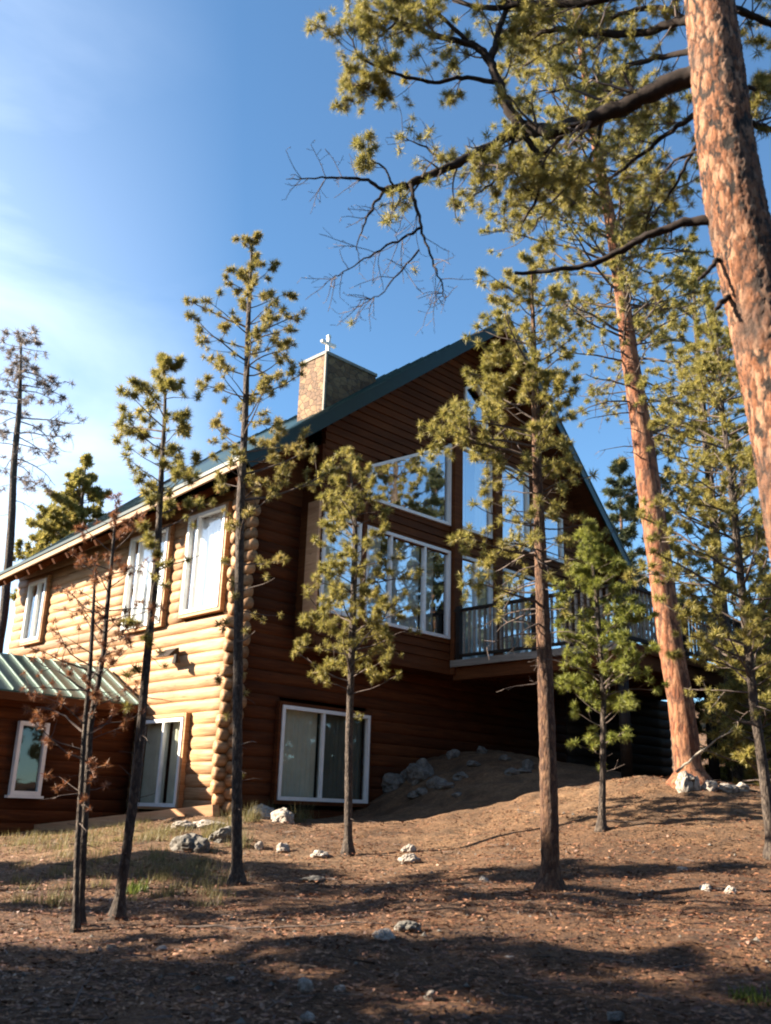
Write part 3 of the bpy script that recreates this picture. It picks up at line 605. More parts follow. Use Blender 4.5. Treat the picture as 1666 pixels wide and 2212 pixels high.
# gutter downpipe of log knots beside the glass door
# concrete kerb below the walls
kb = MB(); k0 = H(-0.35, -0.25, BZ-0.0); k1 = at(-60, 1806, 19.6)
kb.beam(np.array([k0[0], k0[1], BZ-0.06]), np.array([k1[0], k1[1], k1[2]-0.04]), 0.22, 0.22)
kerb = kb.build('kerb', M['trim_pale'], None, origin=np.array([k0[0], k0[1], BZ-0.2])); tag(kerb, 'long pale timber edging sloping down past the sunlit log wall', 'edging')

# ------------------------------------------------------------------ trees
class Tree:
    def __init__(s, seed): s.rng = np.random.default_rng(seed); s.br = MB(); s.tc = []; s.td = []; s.tr = []
    def tuft(s, p, d, r): s.tc.append(p); s.td.append(d); s.tr.append(r)
    def branch(s, p, d, Ln, r, fol=1.0, level=0, lift=0.0, seg=0.12, tr=0.075, spread=0.9, twigs=1.0, wig=0.16):
        rg = s.rng; n = max(3, int(Ln/seg)+1); step = Ln/n; pts = [np.array(p, float)]; d = np.array(d, float); d /= np.linalg.norm(d)
        for i in range(n):
            d = d+rg.normal(0, wig, 3)*0.6+np.array([0, 0, lift])/n; d /= np.linalg.norm(d); pts.append(pts[-1]+d*step)
            t = (i+1)/n
            if level < 2 and t > 0.22 and rg.random() < 0.62*twigs*(1 if level == 0 else 0.55):
                sd_ = np.cross(d, rg.normal(0, 1, 3)); sd_[2] *= 0.6; sd_ /= np.linalg.norm(sd_)+1e-9
                nd = d*(1-spread*0.5)+sd_*spread; s.branch(pts[-1], nd, Ln*(0.20+0.25*rg.random())*(1.2-t*0.6), r*0.45, fol, level+1, 0.35*fol, seg*0.8, tr, spread, twigs, wig)
            if fol > 0 and (level > 0 or t > 0.5) and t > 0.5 and rg.random() < fol*0.30: s.tuft(pts[-1], d, tr*(0.7+0.4*rg.random()))
        if rg.random() < fol*0.88: s.tuft(pts[-1]+d*0.02, d, tr*(0.85+0.45*rg.random()))
        rr = np.linspace(r, max(r*0.3, 0.0022), n+1); s.br.tube(pts, rr, 5 if level == 0 else 3, cap=False)
        return pts
    def needles(s, K=48, wd=0.0055):
        if not s.tc: return np.zeros((0, 3, 3))
        rg = s.rng; c = np.repeat(np.array(s.tc), K, 0); dd = np.repeat(np.array(s.td), K, 0); r = np.repeat(np.array(s.tr), K)
        n = len(c); v = rg.normal(0, 1, (n, 3)); v /= np.linalg.norm(v, axis=1)[:, None]; v = v+dd*0.30; v /= np.linalg.norm(v, axis=1)[:, None]
        ln = r*(0.75+0.35*rg.random(n)); c = c-dd*r[:, None]*0.35*rg.random((n, 1))
        sdv = np.cross(v, rg.normal(0, 1, (n, 3))); sdv /= np.linalg.norm(sdv, axis=1)[:, None]+1e-9
        wv = sdv*(wd*(r/0.09))[:, None]; tip = c+v*ln[:, None]; base = c+v*(ln*0.12)[:, None]
        return np.stack([base-wv, base+wv, tip], 1)
def interp(spec, y):
    ys = [a[0] for a in spec]; return [float(np.interp(y, ys, [a[k] for a in spec])) for k in range(1, len(spec[0]))]
def trunk_mesh(path, Y, sides=14, jit=0.10, seed=0, smooth=True, step=14):
    """path: (x, y, half width) from the foot up"""
    rg = np.random.default_rng(seed); pts = []; rad = []
    path = sorted(path, key=lambda a: -a[1]); ys = [-a[1] for a in path]; n = max(6, int((path[0][1]-path[-1][1])/step))
    for yy in np.linspace(ys[0], ys[-1], n):
        x = np.interp(yy, ys, [a[0] for a in path]); h = np.interp(yy, ys, [a[2] for a in path]); p = at(x, -yy, Y)
        pts.append(p); rad.append(h*mpp(Y))
    pts = np.array(pts); k = min(5, len(pts)//2)
    for _ in range(3): pts[1:-1] = (pts[:-2]+pts[1:-1]*2+pts[2:])/4
    return pts, np.array(rad)
def pine(name, label, path, Y, crown, seed, barkm, needlem, tr=0.088, K=66, group=None, dens=1.3, low=None, sides=12, step=14, extra=None, lift=0.5, wd=0.0043, foot=True, cat='pine tree', ytop=None, wig=0.16, spread=0.9, tjit=0.12, fl_stub=True):
    T = Tree(seed); rg = T.rng; pts, rad = trunk_mesh(path, Y, seed=seed, step=step)
    if foot:     # carry the trunk down into the ground
        b = pts[0]; g = gz(b[0], b[1]); 
        while b[2] > g+0.02 and len(pts) < 400:
            nb_ = b-np.array([0, 0, min(0.2, b[2]-g+0.01)]); pts = np.vstack([nb_, pts]); rad = np.concatenate([[rad[0]], rad]); b = nb_
        fl = np.clip(1-(pts[:, 2]-g)/0.30, 0, 1); rad = rad*(1+0.9*fl**2.2)
        pts = np.vstack([pts[0]-np.array([0, 0, 0.15]), pts]); rad = np.concatenate([[rad[0]*1.2], rad])
    base = np.array([pts[0][0], pts[0][1], gz(pts[0][0], pts[0][1])])
    root = thing(name, label, cat, tuple(base), group)
    tm = MB(); tm.tube(pts, rad, sides, jit=tjit, rng=rg); tm.build('trunk', barkm, root, smooth=True)
    # crown: whorls along the stem; crown rows: (y, reach left, reach right, foliage 0..1, branches per 30 px)
    ys = [a[0] for a in crown]; y = min(ys); px_y = sorted([(a[1], a[0], a[2]) for a in path]); az = rg.random()*6.28
    while y < max(ys):
        rl_, rr_, fol, cnt = interp(crown, y)
        x = np.interp(y, [a[0] for a in px_y], [a[1] for a in px_y]); hw = np.interp(y, [a[0] for a in px_y], [a[2] for a in px_y]); p = at(x, y, Y)
        cnt *= dens; m = int(cnt)+(1 if rg.random() < cnt-int(cnt) else 0)
        for _ in range(m):
            az += 2.4+rg.normal(0, 0.5); dx, dy = math.cos(az), math.sin(az)
            reach = (rr_ if dx > 0 else rl_); Lm = reach*mpp(Y)*1.5*(0.6+0.5*rg.random())*(0.8+0.2*abs(dx))
            rise = 0.25+0.25*rg.random() if fol > 0.5 else -0.05+0.2*rg.random()
            pj = p+np.array([0, 0, (rg.random()-0.5)*26*mpp(Y)])
            T.branch(pj, (dx, dy, rise), Lm, max(0.006, min(0.03, Lm*0.016)), fol, 0, lift*fol*rg.random()+(-0.35 if fol < 0.4 else 0), tr=tr, wig=wig, spread=spread)
        y += 30
    cb = max(a[0] for a in crown); yf = max(a[1] for a in path)
    if foot and fl_stub:
        y = cb-120
        while y < yf-60:
            y += 18+rg.random()*40; x = np.interp(y, [a[0] for a in px_y], [a[1] for a in px_y]); p = at(x, y, Y); a = rg.random()*6.28
            T.branch(p, (math.cos(a), math.sin(a), rg.normal(0, 0.3)), 0.06+0.3*rg.random()**2, 0.006, 0, 1, -0.1)
    if extra: extra(T)
    if len(path) and crown and crown[0][3] > 0.3:     # leader
        for k in range(4): T.tuft(pts[-1]-np.array([0,0,0.05*k]), np.array([0,0,1.0]), tr)
    T.br.build('branch', M['twig'], root)
    nd = T.needles(K, wd)
    if len(nd): link_tris('needles', nd, needlem, root)
    return root, T

G1 = 'slender young pines standing on the slope before the house'
pine('pine_tree', 'young pine with gold tufted crown, second tall one from the left of the house front', [(512,1915,12),(512,1700,11),(515,1400,10.5),(519,1100,10),(530,900,8),(536,700,6),(545,520,2.5)], 12.0,
     [(520,14,14,1,2),(560,40,30,1,2.2),(620,70,60,1,2.4),(680,130,80,1,2.2),(760,110,120,1,2.2),(840,90,110,1,2.4),(900,110,110,1,1.6),(960,80,120,0.9,1.4),(1050,70,150,0.8,1.5),(1150,40,140,0.7,1.1),(1250,40,110,0.6,0.9),(1400,40,90,0.35,0.7),(1600,30,60,0.1,0.5),(1700,20,40,0,0.2)],
     11, M['bark_grey'], M['needle_gold'], group=G1)
pine('pine_tree', 'thin leaning pine with dark green tufts, before the sunlit log wall', [(252,1988,11),(272,1850,10.5),(292,1700,10),(320,1400,9),(340,1200,8),(350,1000,6),(357,880,4),(355,778,2)], 10.0,
     [(780,8,8,1,2),(830,35,40,1,2.4),(900,90,55,1,2.6),(960,125,55,1,2.6),(1020,105,60,1,2.2),(1090,70,80,1,2.0),(1150,40,90,0.9,1.4),(1250,50,120,0.6,0.9),(1350,45,90,0.5,0.7),(1450,40,70,0.2,0.6),(1600,30,50,0,0.4)],
     12, M['bark_grey'], M['needle'], group=G1)
pine('pine_tree', 'bushy green pine with bare lower stem, before the lower sliding window', [(752,1858,9),(754,1600,8),(762,1350,7.5),(768,1150,6),(762,1060,4),(755,995,2)], 14.9,
     [(992,20,20,1,3),(1040,70,60,1,4),(1090,90,60,1,4),(1140,90,60,1,3.6),(1220,60,80,0.95,2.6),(1300,70,95,0.95,2.6),(1380,130,90,0.95,2.8),(1440,120,130,0.9,2.6),(1500,60,120,0.8,1.6),(1540,30,50,0.4,0.6)],
     13, M['bark_grey'], M['needle'], tr=0.10, group=G1)
def t1180_extra(T):
    p = at(1160, 1010, 10.7)
    for (x, y, Y2) in ((975,905,10.2),(930,960,10.1),(1000,960,10.2),(960,935,10.0),(1010,1170,10.3),(1030,1270,10.3)):
        q = at(x, y, Y2); s0 = at(1162, y+30, 10.7); d = q-s0; Ln = np.linalg.norm(d)
        T.branch(s0, d, Ln, 0.018, 1.0, 0, 0.1, tr=0.085, wig=0.08)
        for _ in range(7): T.tuft(q+T.rng.normal(0, 0.13, 3), np.array([0,-0.3,0.8]), 0.085)
pine('pine_tree', 'tall dense pine with thick brown stem, before the deck and gable peak', [(1190,1925,20),(1186,1700,19),(1178,1450,17),(1168,1200,14),(1160,1000,11),(1155,800,8),(1150,640,4),(1148,560,2)], 10.7,
     [(565,20,20,1,2),(620,80,70,1,3),(700,120,90,1,3.6),(780,130,95,1,4.2),(860,130,90,1,4.2),(940,120,100,1,3.6),(1010,110,90,0.75,4.2),(1080,110,95,0.5,4.6),(1180,130,85,0.4,4.4),(1280,130,75,0.2,4.2),(1380,85,75,0.0,3.8),(1460,65,65,0,2),(1500,30,40,0,0.3)],
     14, M['bark_brown'], M['needle'], group=G1, sides=16, dens=0.95, extra=t1180_extra)
pine('pine_sapling', 'small bushy sapling with pale thin stem on the crest below the deck', [(1300,1782,8),(1303,1650,7),(1304,1500,6),(1290,1300,5),(1272,1145,2)], 14.1,
     [(1148,14,14,1,3),(1200,40,30,1,4),(1280,60,60,1,4.5),(1360,70,80,1,4.5),(1440,85,85,1,4.5),(1500,80,110,1,4.2),(1560,50,70,1,2.5),(1620,50,75,0.9,1.6),(1660,30,40,0,1.2),(1720,20,20,0,0.4)],
     15, M['bark_grey'], M['needle_fresh'], tr=0.095, cat='sapling')
pine('pine_tree', 'slim pine with sparse spreading crown at the right of the deck', [(1676,1900,12),(1655,1700,12),(1630,1530,10),(1606,1300,9),(1586,1100,8),(1568,950,6),(1556,830,4),(1548,690,2)], 12.5,
     [(695,40,30,1,3),(760,90,60,1,3.6),(850,120,90,1,3.6),(950,130,110,1,3.4),(1100,150,130,1,3.2),(1200,150,140,1,3.2),(1300,160,140,1,3.0),(1400,160,130,1,3.0),(1470,150,120,0.9,2),(1530,120,90,0.2,0.9),(1600,80,70,0,0.6)],
     16, M['bark_grey'], M['needle'], group=G1)
G2 = 'thin rusty pines crowded together at the left edge'
pine('pine_tree', 'thin dying pine with rust red needles, taller of the pair at the left', [(172,2005,8.2),(180,1828,7.6),(196,1558,6.8),(223,1420,5.6),(234,1285,5),(248,1140,3),(252,1095,2)], 9.6,
     [(1100,30,30,0.8,2),(1160,60,60,0.8,3),(1250,90,70,0.7,3),(1350,100,80,0.6,3),(1450,110,80,0.6,2.8),(1550,120,90,0.65,2.6),(1650,110,80,0.5,2),(1750,60,50,0.3,1)],
     17, M['bark_grey'], M['needle_rust'], tr=0.066, group=G2, wig=0.24, dens=0.7, K=30, wd=0.005)
pine('pine_tree', 'thin straight pine stem with rusty twigs, shorter of the pair at the left', [(163,2015,6.6),(166,1850,6),(184,1558,5),(195,1440,5),(203,1285,3.5),(206,1235,2)], 9.4,
     [(1240,20,20,0.5,1),(1350,70,50,0.5,2),(1500,120,60,0.6,2.2),(1600,120,60,0.6,2.2),(1700,80,50,0.4,1.6),(1780,40,30,0.2,0.6)],
     18, M['bark_grey'], M['needle_rust'], tr=0.066, group=G2, wig=0.24, dens=0.7, K=30, wd=0.005)
pine('pine_tree', 'red barked pine with a thick straight trunk before the deck railing', [(1492,1695,29),(1472,1520,28),(1448,1390,27),(1424,1200,28),(1402,1050,27),(1382,900,24),(1362,780,21),(1346,650,18),(1320,480,15),(1296,360,13),(1270,200,10),(1240,0,7),(1215,-180,3)], 16.4,
     [(-180,30,30,1,2),(0,120,120,1,3),(120,170,150,1,3),(260,210,170,1,3.4),(380,230,180,1,4.2),(480,230,180,1,4.4),(560,230,170,0.9,4.2),(640,210,170,0.75,4.2),(720,160,170,0.5,4.4),(790,130,150,0.3,4.2),(880,120,140,0.2,4),(970,90,130,0.1,2.6),(1080,60,60,0,0.5)],
     19, M['bark_red'], M['needle'], tr=0.11, dens=1.0, sides=20, lift=0.3, tjit=0.06)
pine('pine_tree', 'tall spiky pine against the sky at the far left, behind the eave', [(8,1330,10),(24,1150,9),(30,1000,8),(42,880,6),(46,730,2)], 27.0,
     [(722,30,40,0.5,4),(780,60,70,0.4,5),(860,60,90,0.35,5),(930,50,90,0.3,4),(990,60,80,0.2,4),(1060,40,50,0.1,1),(1150,30,60,0.0,0.4)],
     20, M['bark_grey'], M['needle_grey'], tr=0.20, K=26, wd=0.005, foot=True, lift=-0.5, dens=1.0, fl_stub=False)
pine('spruce_tree', 'broad green conifer rising behind the roof at the left', [(140,1350,12),(160,1200,9),(175,1100,5),(186,998,1.5)], 32.0,
     [(1002,8,8,1,3),(1040,28,24,1,5),(1080,45,36,1,6),(1120,60,45,1,7),(1180,80,60,1,7),(1260,90,80,1,7),(1320,100,90,1,6)],
     21, M['bark_grey'], M['needle'], tr=0.2, K=40, wd=0.012, lift=0.2, cat='conifer tree')

# the big pine at the right, with hand laid limbs
BY = 6.0
def big_extra(T):
    rg = T.rng; S = 1.0
    def limb(pts, r0, r1, fol, n_tw, twl, Y0, Y1, tr=0.07, lift=0.1, clump=0):
        if Y0 < 6.05 and pts[0][0] > 1440: pts = [(pts[0][0]+(45 if pts[0][0] < 1590 else -45), pts[0][1]-4)]+list(pts)
        P3 = []
        k = len(pts)
        for i, (x, y) in enumerate(pts): P3.append(at(x, y, Y0+(Y1-Y0)*i/(k-1)))
        P3 = np.array(P3); t = np.linspace(0, k-1, (k-1)*5+1); Q = np.stack([np.interp(t, range(k), P3[:, c]) for c in range(3)], 1)
        for _ in range(2): Q[1:-1] = (Q[:-2]+2*Q[1:-1]+Q[2:])/4
        Q[1:-1] += rg.normal(0, 0.006, Q[1:-1].shape)
        R = np.linspace(r0, r1, len(Q)); LB = MB(); LB.tube(Q, R, 10, jit=0.35, rng=rg); LBS.append(LB)
        for _ in range(n_tw):
            i = int(rg.integers(len(Q)//5, len(Q)-1)); d = Q[min(i+1, len(Q)-1)]-Q[i-1]; d /= np.linalg.norm(d)+1e-9
            sd_ = np.cross(d, rg.normal(0, 1, 3)); sd_ /= np.linalg.norm(sd_)
            T.branch(Q[i], d*0.55+sd_*0.8+np.array([0, 0, lift]), twl*(0.5+0.7*rg.random()), max(0.0035, R[i]*0.28), fol, 0, 0.2*fol-0.15*(1-fol), seg=0.06, tr=tr, wig=0.2)
        for _ in range(clump): T.tuft(Q[-1]+rg.normal(0, 0.09, 3), np.array([0, 0, 1.0]), tr)
    LBS = []
    Y0, Y1 = 6.0, 6.8
    limb([(1490,160),(1400,205),(1330,238),(1250,268),(1185,285),(1125,272)], 0.085, 0.055, 0.25, 14, 0.45, Y0, Y1)
    limb([(1125,272),(1095,232),(1078,180),(1060,130),(1020,92),(965,84),(905,62),(850,40),(790,20)], 0.05, 0.012, 0.55, 22, 0.42, Y1, Y1, clump=5)
    limb([(1078,180),(1010,165),(950,180),(890,170),(830,150),(780,130),(745,60)], 0.022, 0.006, 0.65, 18, 0.36, Y1, Y1-0.2, clump=6)
    limb([(1060,130),(1080,60),(1100,0),(1120,-60)], 0.03, 0.02, 0.9, 16, 0.45, Y1, Y1)
    limb([(900,60),(880,0),(850,-60)], 0.018, 0.01, 0.95, 14, 0.35, Y1, Y1)
    limb([(830,150),(800,180),(760,185)], 0.010, 0.004, 1.0, 12, 0.22, Y1, Y1, clump=6)
    limb([(1125,272),(1060,318),(990,352),(930,378),(880,398),(832,412)], 0.046, 0.026, 0.25, 18, 0.4, Y1, Y1-0.2)
    limb([(832,412),(795,388),(740,384),(680,384),(618,387)], 0.018, 0.003, 0.0, 12, 0.30, Y1-0.2, Y1-0.3)
    limb([(832,412),(800,452),(782,500),(770,540)], 0.014, 0.003, 0.0, 9, 0.3, Y1-0.2, Y1-0.3)
    limb([(886,398),(900,445),(912,500),(935,560),(955,620),(962,650)], 0.017, 0.003, 0.0, 14, 0.34, Y1-0.2, Y1-0.3)
    limb([(912,490),(860,520),(800,552),(740,585),(700,615)], 0.012, 0.002, 0.0, 16, 0.34, Y1-0.2, Y1-0.4)
    limb([(905,540),(860,590),(820,640),(770,650)], 0.009, 0.002, 0.02, 12, 0.28, Y1-0.2, Y1-0.4)
    limb([(980,355),(920,320),(860,290)], 0.013, 0.003, 0.1, 8, 0.26, Y1, Y1)
    limb([(850,400),(830,360),(800,345),(785,330)], 0.010, 0.004, 0.9, 7, 0.2, Y1, Y1, clump=5)
    limb([(1130,290),(1165,335),(1172,380),(1160,430),(1130,480)], 0.026, 0.008, 0.5, 14, 0.4, Y1, Y1+0.2)
    limb([(1110,290),(1100,340),(1120,390),(1150,420)], 0.018, 0.005, 0.5, 10, 0.35, Y1, Y1)
    limb([(1480,40),(1400,70),(1300,75),(1200,60),(1130,90)], 0.045, 0.018, 0.55, 20, 0.5, Y0, Y1+0.4)
    limb([(1480,-40),(1380,-20),(1250,10),(1150,5),(1050,20),(980,0)], 0.05, 0.018, 0.55, 20, 0.5, Y0, Y1+0.2)
    limb([(1490,110),(1400,130),(1330,150),(1260,180),(1180,200)], 0.03, 0.01, 0.5, 16, 0.45, Y0, Y1+0.6)
    limb([(1500,250),(1440,290),(1380,340),(1330,380),(1260,400)], 0.028, 0.007, 0.45, 22, 0.42, Y0, Y1+0.6)
    limb([(1510,300),(1470,380),(1440,430),(1400,480)], 0.018, 0.005, 0.25, 14, 0.36, Y0, Y1)
    limb([(1545,475),(1480,478),(1410,503),(1350,538),(1280,570),(1200,585),(1112,590)], 0.042, 0.014, 0.0, 5, 0.16, 5.95, Y1-0.2)
    limb([(1548,560),(1530,585),(1510,605)], 0.022, 0.012, 0, 0, 0.1, Y0, Y0-0.1)
    limb([(1580,640),(1560,655),(1545,668)], 0.03, 0.015, 0, 0, 0.1, Y0, Y0-0.1)
    limb([(1600,20),(1640,40),(1700,70),(1780,90)], 0.035, 0.02, 0.8, 16, 0.5, Y0, Y0+0.4)
    limb([(1620,190),(1670,195),(1740,190)], 0.02, 0.01, 0.8, 14, 0.45, Y0, Y0+0.5)
    limb([(1640,270),(1680,285),(1740,280)], 0.03, 0.015, 0.7, 12, 0.4, Y0, Y0+0.5)
    limb([(1500,60),(1430,10),(1340,30),(1260,60),(1180,110),(1120,150)], 0.03, 0.01, 0.55, 20, 0.5, Y0, Y1+0.9)
    limb([(1495,180),(1420,210),(1360,210),(1290,190),(1220,150)], 0.024, 0.008, 0.5, 16, 0.45, Y0, Y1+0.5)
    limb([(1240,268),(1180,330),(1120,345),(1060,400),(1010,430)], 0.02, 0.006, 0.7, 20, 0.4, Y1, Y1+0.5)
    limb([(1300,250),(1290,320),(1250,380),(1190,440),(1150,500)], 0.02, 0.006, 0.6, 20, 0.42, Y1, Y1+0.8)
    limb([(1010,90),(950,30),(900,10),(830,70),(800,95)], 0.02, 0.006, 0.95, 22, 0.35, Y1, Y1, clump=5)
    limb([(1500,330),(1450,350),(1420,400),(1400,470),(1390,520)], 0.014, 0.004, 0.3, 18, 0.35, Y0, Y1)
    limb([(1450,-130),(1350,-100),(1200,-90),(1050,-70)], 0.05, 0.02, 0.55, 20, 0.5, Y0, Y1)
    T.limbs = LBS
root, T = pine('pine_tree', 'huge orange barked pine at the right edge, long dark limbs overhead', [(1905,2150,98),(1850,1700,92),(1748,1200,84),(1692,900,80),(1626,600,77),(1590,450,75),(1566,300,73),(1550,150,70),(1532,0,66),(1505,-200,60),(1475,-420,52)], BY,
     [(-420,60,60,0,0),(-400,60,60,0,0)], 22, M['bark_big'], M['needle'], sides=72, step=6, extra=big_extra, K=56, wd=0.0034, tjit=0.07)
for lb in T.limbs: lb.build('limb', M['limb'], root, smooth=True)

# pines off the left of the frame, whose shade falls across the foreground, and the wood behind
def simple_pine(name, label, x, y, h, r, seed, group=None, tr=0.2, K=30, z0=0.25, wh=0.5, needlem='needle_far', wd=0.016, cat='pine tree', per=5):
    T = Tree(seed); rg = T.rng; g = gz(x, y); root = thing(name, label, cat, (x, y, g), group)
    lean = rg.normal(0, 0.012, 2); ns = 14; zz_ = np.linspace(-0.2, h, ns)
    pts = np.stack([x+lean[0]*zz_, y+lean[1]*zz_, g+zz_], 1); rad = np.linspace(0.018*h, 0.01, ns)
    tm = MB(); tm.tube(pts, rad, 9, jit=0.1, rng=rg); tm.build('trunk', M['bark_brown'], root, smooth=True)
    z = h*z0; az = rg.random()*6
    while z < h*0.99:
        t = (z/h-z0)/(1-z0); reach = r*min(1, (0.5+t*2.2))*(1-t)**0.75*1.15+0.15
        for k in range(per):
            az += 2.4+rg.normal(0, 0.4); L_ = reach*(0.6+0.55*rg.random()); T.branch((x+lean[0]*z, y+lean[1]*z, g+z+rg.normal(0, 0.1)), (math.cos(az), math.sin(az), 0.15+0.3*t), L_, 0.02, 1.0, 0, 0.1, seg=max(0.16, L_/8), tr=tr)
        z += wh*(0.7+0.6*rg.random())
    T.br.build('branch', M['twig'], root); nd = T.needles(K, wd*0.45); link_tris('needles', nd, M[needlem], root); return root
for i, (x, y, h) in enumerate([(-5.6, 6.3, 4.6), (-4.9, 3.2, 5.2), (5.2, 3.0, 5.5), (-2.2, -3.2, 6.0), (2.8, -3.6, 6.5), (-6.5, 0.5, 6.0)]):  # unseen pines added round the viewpoint to block sun and sky
    simple_pine('pine_tree', 'unseen bushy pine added close round the viewpoint to deepen the shade', x, y, h, 1.5, 700+i, 'unseen bushy pines added close round the viewpoint', tr=0.2, K=30, z0=0.05, wh=0.36, per=6)
GS = 'pines standing off to the left of the foreground'
for i, (x, y, h, r) in enumerate([(-10.2, 11.9, 8.2, 0.9), (-11.6, 10.7, 8.4, 0.9), (-9.5, 7.7, 6.6, 1.25), (-10.5, 6.2, 8.0, 1.5), (-8.8, 4.6, 7.0, 1.4), (-12.5, 7.0, 8.6, 1.6), (-11.5, 3.4, 8.4, 1.6), (-14.5, 5.4, 9.8, 1.8), (-9.0, 2.4, 7.0, 1.4)]):
    simple_pine('pine_tree', 'dense pine out of view to the left of the slope', x, y, h, r, 100+i, GS, tr=0.22, K=30, z0=0.12 if i > 1 else 0.55, wh=0.42, per=5 if i > 1 else 4)
pine('pine_tree', 'airy pine standing behind the slim one, right of the red trunk', [(1585,1560,13),(1560,1300,12),(1535,1050,10),(1515,850,8),(1502,680,5),(1496,560,2)], 20.0,
     [(565,25,25,1,2),(640,80,70,1,3),(760,110,100,1,3.2),(880,130,120,0.9,3.4),(1000,140,130,0.8,3.4),(1120,140,140,0.7,3),(1240,140,140,0.8,2.6),(1340,120,130,0.8,2.2),(1420,80,90,0.2,1)],
     23, M['bark_grey'], M['needle'], tr=0.13, dens=0.9, K=60, wd=0.0055)
GB = 'pines of the wood behind the house'
far = [(19, 33, 10), (23, 36, 12), (27, 32, 10), (16.5, 30, 7.5), (31, 40, 14), (21.5, 29, 6.5), (36, 37, 13), (12, 46, 14), (11.8, 20.8, 5.2), (13.6, 22.5, 6.0), (16, 25, 6.5)]
names = ['green pine beyond the deck, nearest the red trunk', 'tall pine in the wood beyond the right of the house', 'pine of the wood, lower right beyond the railing', 'short bushy pine just past the deck end',
         'tallest pine far back at the right', 'low dense pine behind the railing corner', 'pine at the far right edge of the wood', 'pine hidden behind the house roof', 'low bushy pine against the railing end, left one of three', 'low bushy pine against the railing end, middle one of three', 'low bushy pine against the railing end, right one of three']
for i, (x, y, h) in enumerate(far):
    simple_pine('pine_tree', names[i], x, y, h, 2.0, 200+i, GB, tr=0.30, K=26, z0=0.12, wh=0.7, wd=0.02)

GK = 'unseen pines of the wood, added behind the viewpoint to cut skylight'
for i, (x, y, h) in enumerate([(-9, -4, 11), (-5, -7, 13), (-1, -9, 12), (3, -7, 14), (7, -5, 12), (10, -1, 11), (-12, -1, 12), (5, -12, 15), (-7, -12, 15), (12, -8, 14)]):  # unseen trees added to keep skylight off the gable side
    simple_pine('pine_tree', 'unseen pine of the wood, added behind the viewpoint to cut skylight', x, y, h, 1.9, 400+i, GK, tr=0.32, K=22, z0=0.1, wh=0.8, wd=0.028)
GH = 'dense little pines crowding under the deck end'
for i, (x, y, h, lb) in enumerate([(6.9, 17.5, 2.3, 'lowest little pine right of the red trunk'), (7.6, 18.9, 3.2, 'little pine below the deck rail, behind the slim pine'), (8.7, 20.4, 4.3, 'bushy pine reaching the deck rail end'), (9.3, 22.0, 5.0, 'bushy pine beyond the end of the deck rail'), (8.6, 23.8, 4.4, 'bushy pine seen through the gap past the red trunk'), (10.4, 26.0, 5.0, 'bushy pine farther back past the red trunk'), (8.4, 19.2, 2.6, 'small dense pine at the right edge under the deck height')]):
    simple_pine('pine_tree', lb, x, y, h, 1.0, 600+i, GH, tr=0.13, K=44, z0=0.05, wh=0.26, wd=0.014, needlem='needle', per=6)
GT = 'pines standing off to the right of the house'
for i, (x, y, h) in enumerate([(20, 17, 11), (23, 9, 14), (25, 22, 15), (18.5, 24, 10), (29, 15, 16), (14.5, 6, 10), (22, 3, 13)]):
    simple_pine('pine_tree', 'pine out of view to the right of the deck', x, y, h, 1.9, 300+i, GT, tr=0.30, K=24, z0=0.12, wh=0.7, wd=0.024)

def copy_tree(o, loc, rz, sc, label, group):
    c = o.copy(); scene.collection.objects.link(c); c.location = loc; c.rotation_euler = (0, 0, rz); c.scale = (sc, sc, sc); c['label'] = label; c['group'] = group
    for ch in list(o.children):
        d = ch.copy(); scene.collection.objects.link(d); d.parent = c
    return c
GW = 'unseen pines of the surrounding wood, added to cut skylight'  # ring of unseen trees added to hold back the bright low sky
protos = [simple_pine('pine_tree', 'unseen pine of the surrounding wood, added to cut skylight', x, y, 10.5, 2.6, 500+i, GW, tr=0.42, K=22, z0=0.06, wh=0.7, wd=0.045, per=6) for i, (x, y) in enumerate([(-26, 6), (-27, -2), (30, -6)])]
wr_ = np.random.default_rng(77)
for k in range(64):
    a = math.radians(-100-k*(290/64.0)) + wr_.normal(0, 0.02)          # all round except before the camera
    d = (24, 29, 35, 42)[k % 4]+wr_.normal(0, 1.2); x, y = d*math.cos(a+math.pi*0.5-math.radians(8)), d*math.sin(a+math.pi*0.5-math.radians(8))
    if y > 8 and abs(x) < 0.62*y+7: continue
    sc_ = (1.0+0.012*(d-24))*(0.85+0.3*wr_.random())*(1.0 if x < -8 else 1.35)
    if x < -8 and y > 12: sc_ *= 0.9
    copy_tree(protos[k % 3], (x, y, gz(x, y)-0.1), wr_.random()*6.28, sc_, 'unseen pine of the surrounding wood, added to cut skylight', GW)

# ------------------------------------------------------------------ rocks
def rock(px, py, wpx, hpx, seed, label, matn='rock', group=None, name='rock', cat='rock', Y=None, flat=1.0):
    p = hit(px, py) if Y is None else at(px, py, Y)
    if p is None: return
    rg = np.random.default_rng(seed); s = mpp(p[1]); a = wpx*s/2; c = hpx*s/2
    import bmesh
    bm = bmesh.new(); bmesh.ops.create_icosphere(bm, subdivisions=4, radius=1)
    off = rg.random(3)*50
    for v in bm.verts:
        q = v.co.copy(); n1 = mnoise.noise(Vector(q*1.3)+Vector(off)); n2 = mnoise.cell(Vector(q*2.0)+Vector(off)) ; n3 = mnoise.noise(Vector(q*4)+Vector(off))
        k = 1+0.35*n1+0.06*n2+0.14*n3+0.05*mnoise.noise(Vector(q*9)+Vector(off)); v.co = Vector((q.x*k*a, q.y*k*a*0.8, q.z*k*c*1.15*flat))
    me = bpy.data.meshes.new(name); bm.to_mesh(me); bm.free(); me.materials.append(M[matn])
    o = bpy.data.objects.new(name, me); scene.collection.objects.link(o); o.location = (p[0], p[1], p[2]+c*0.22); o.rotation_euler = (0, 0, rg.random()*6)
    return tag(o, label, cat, group)
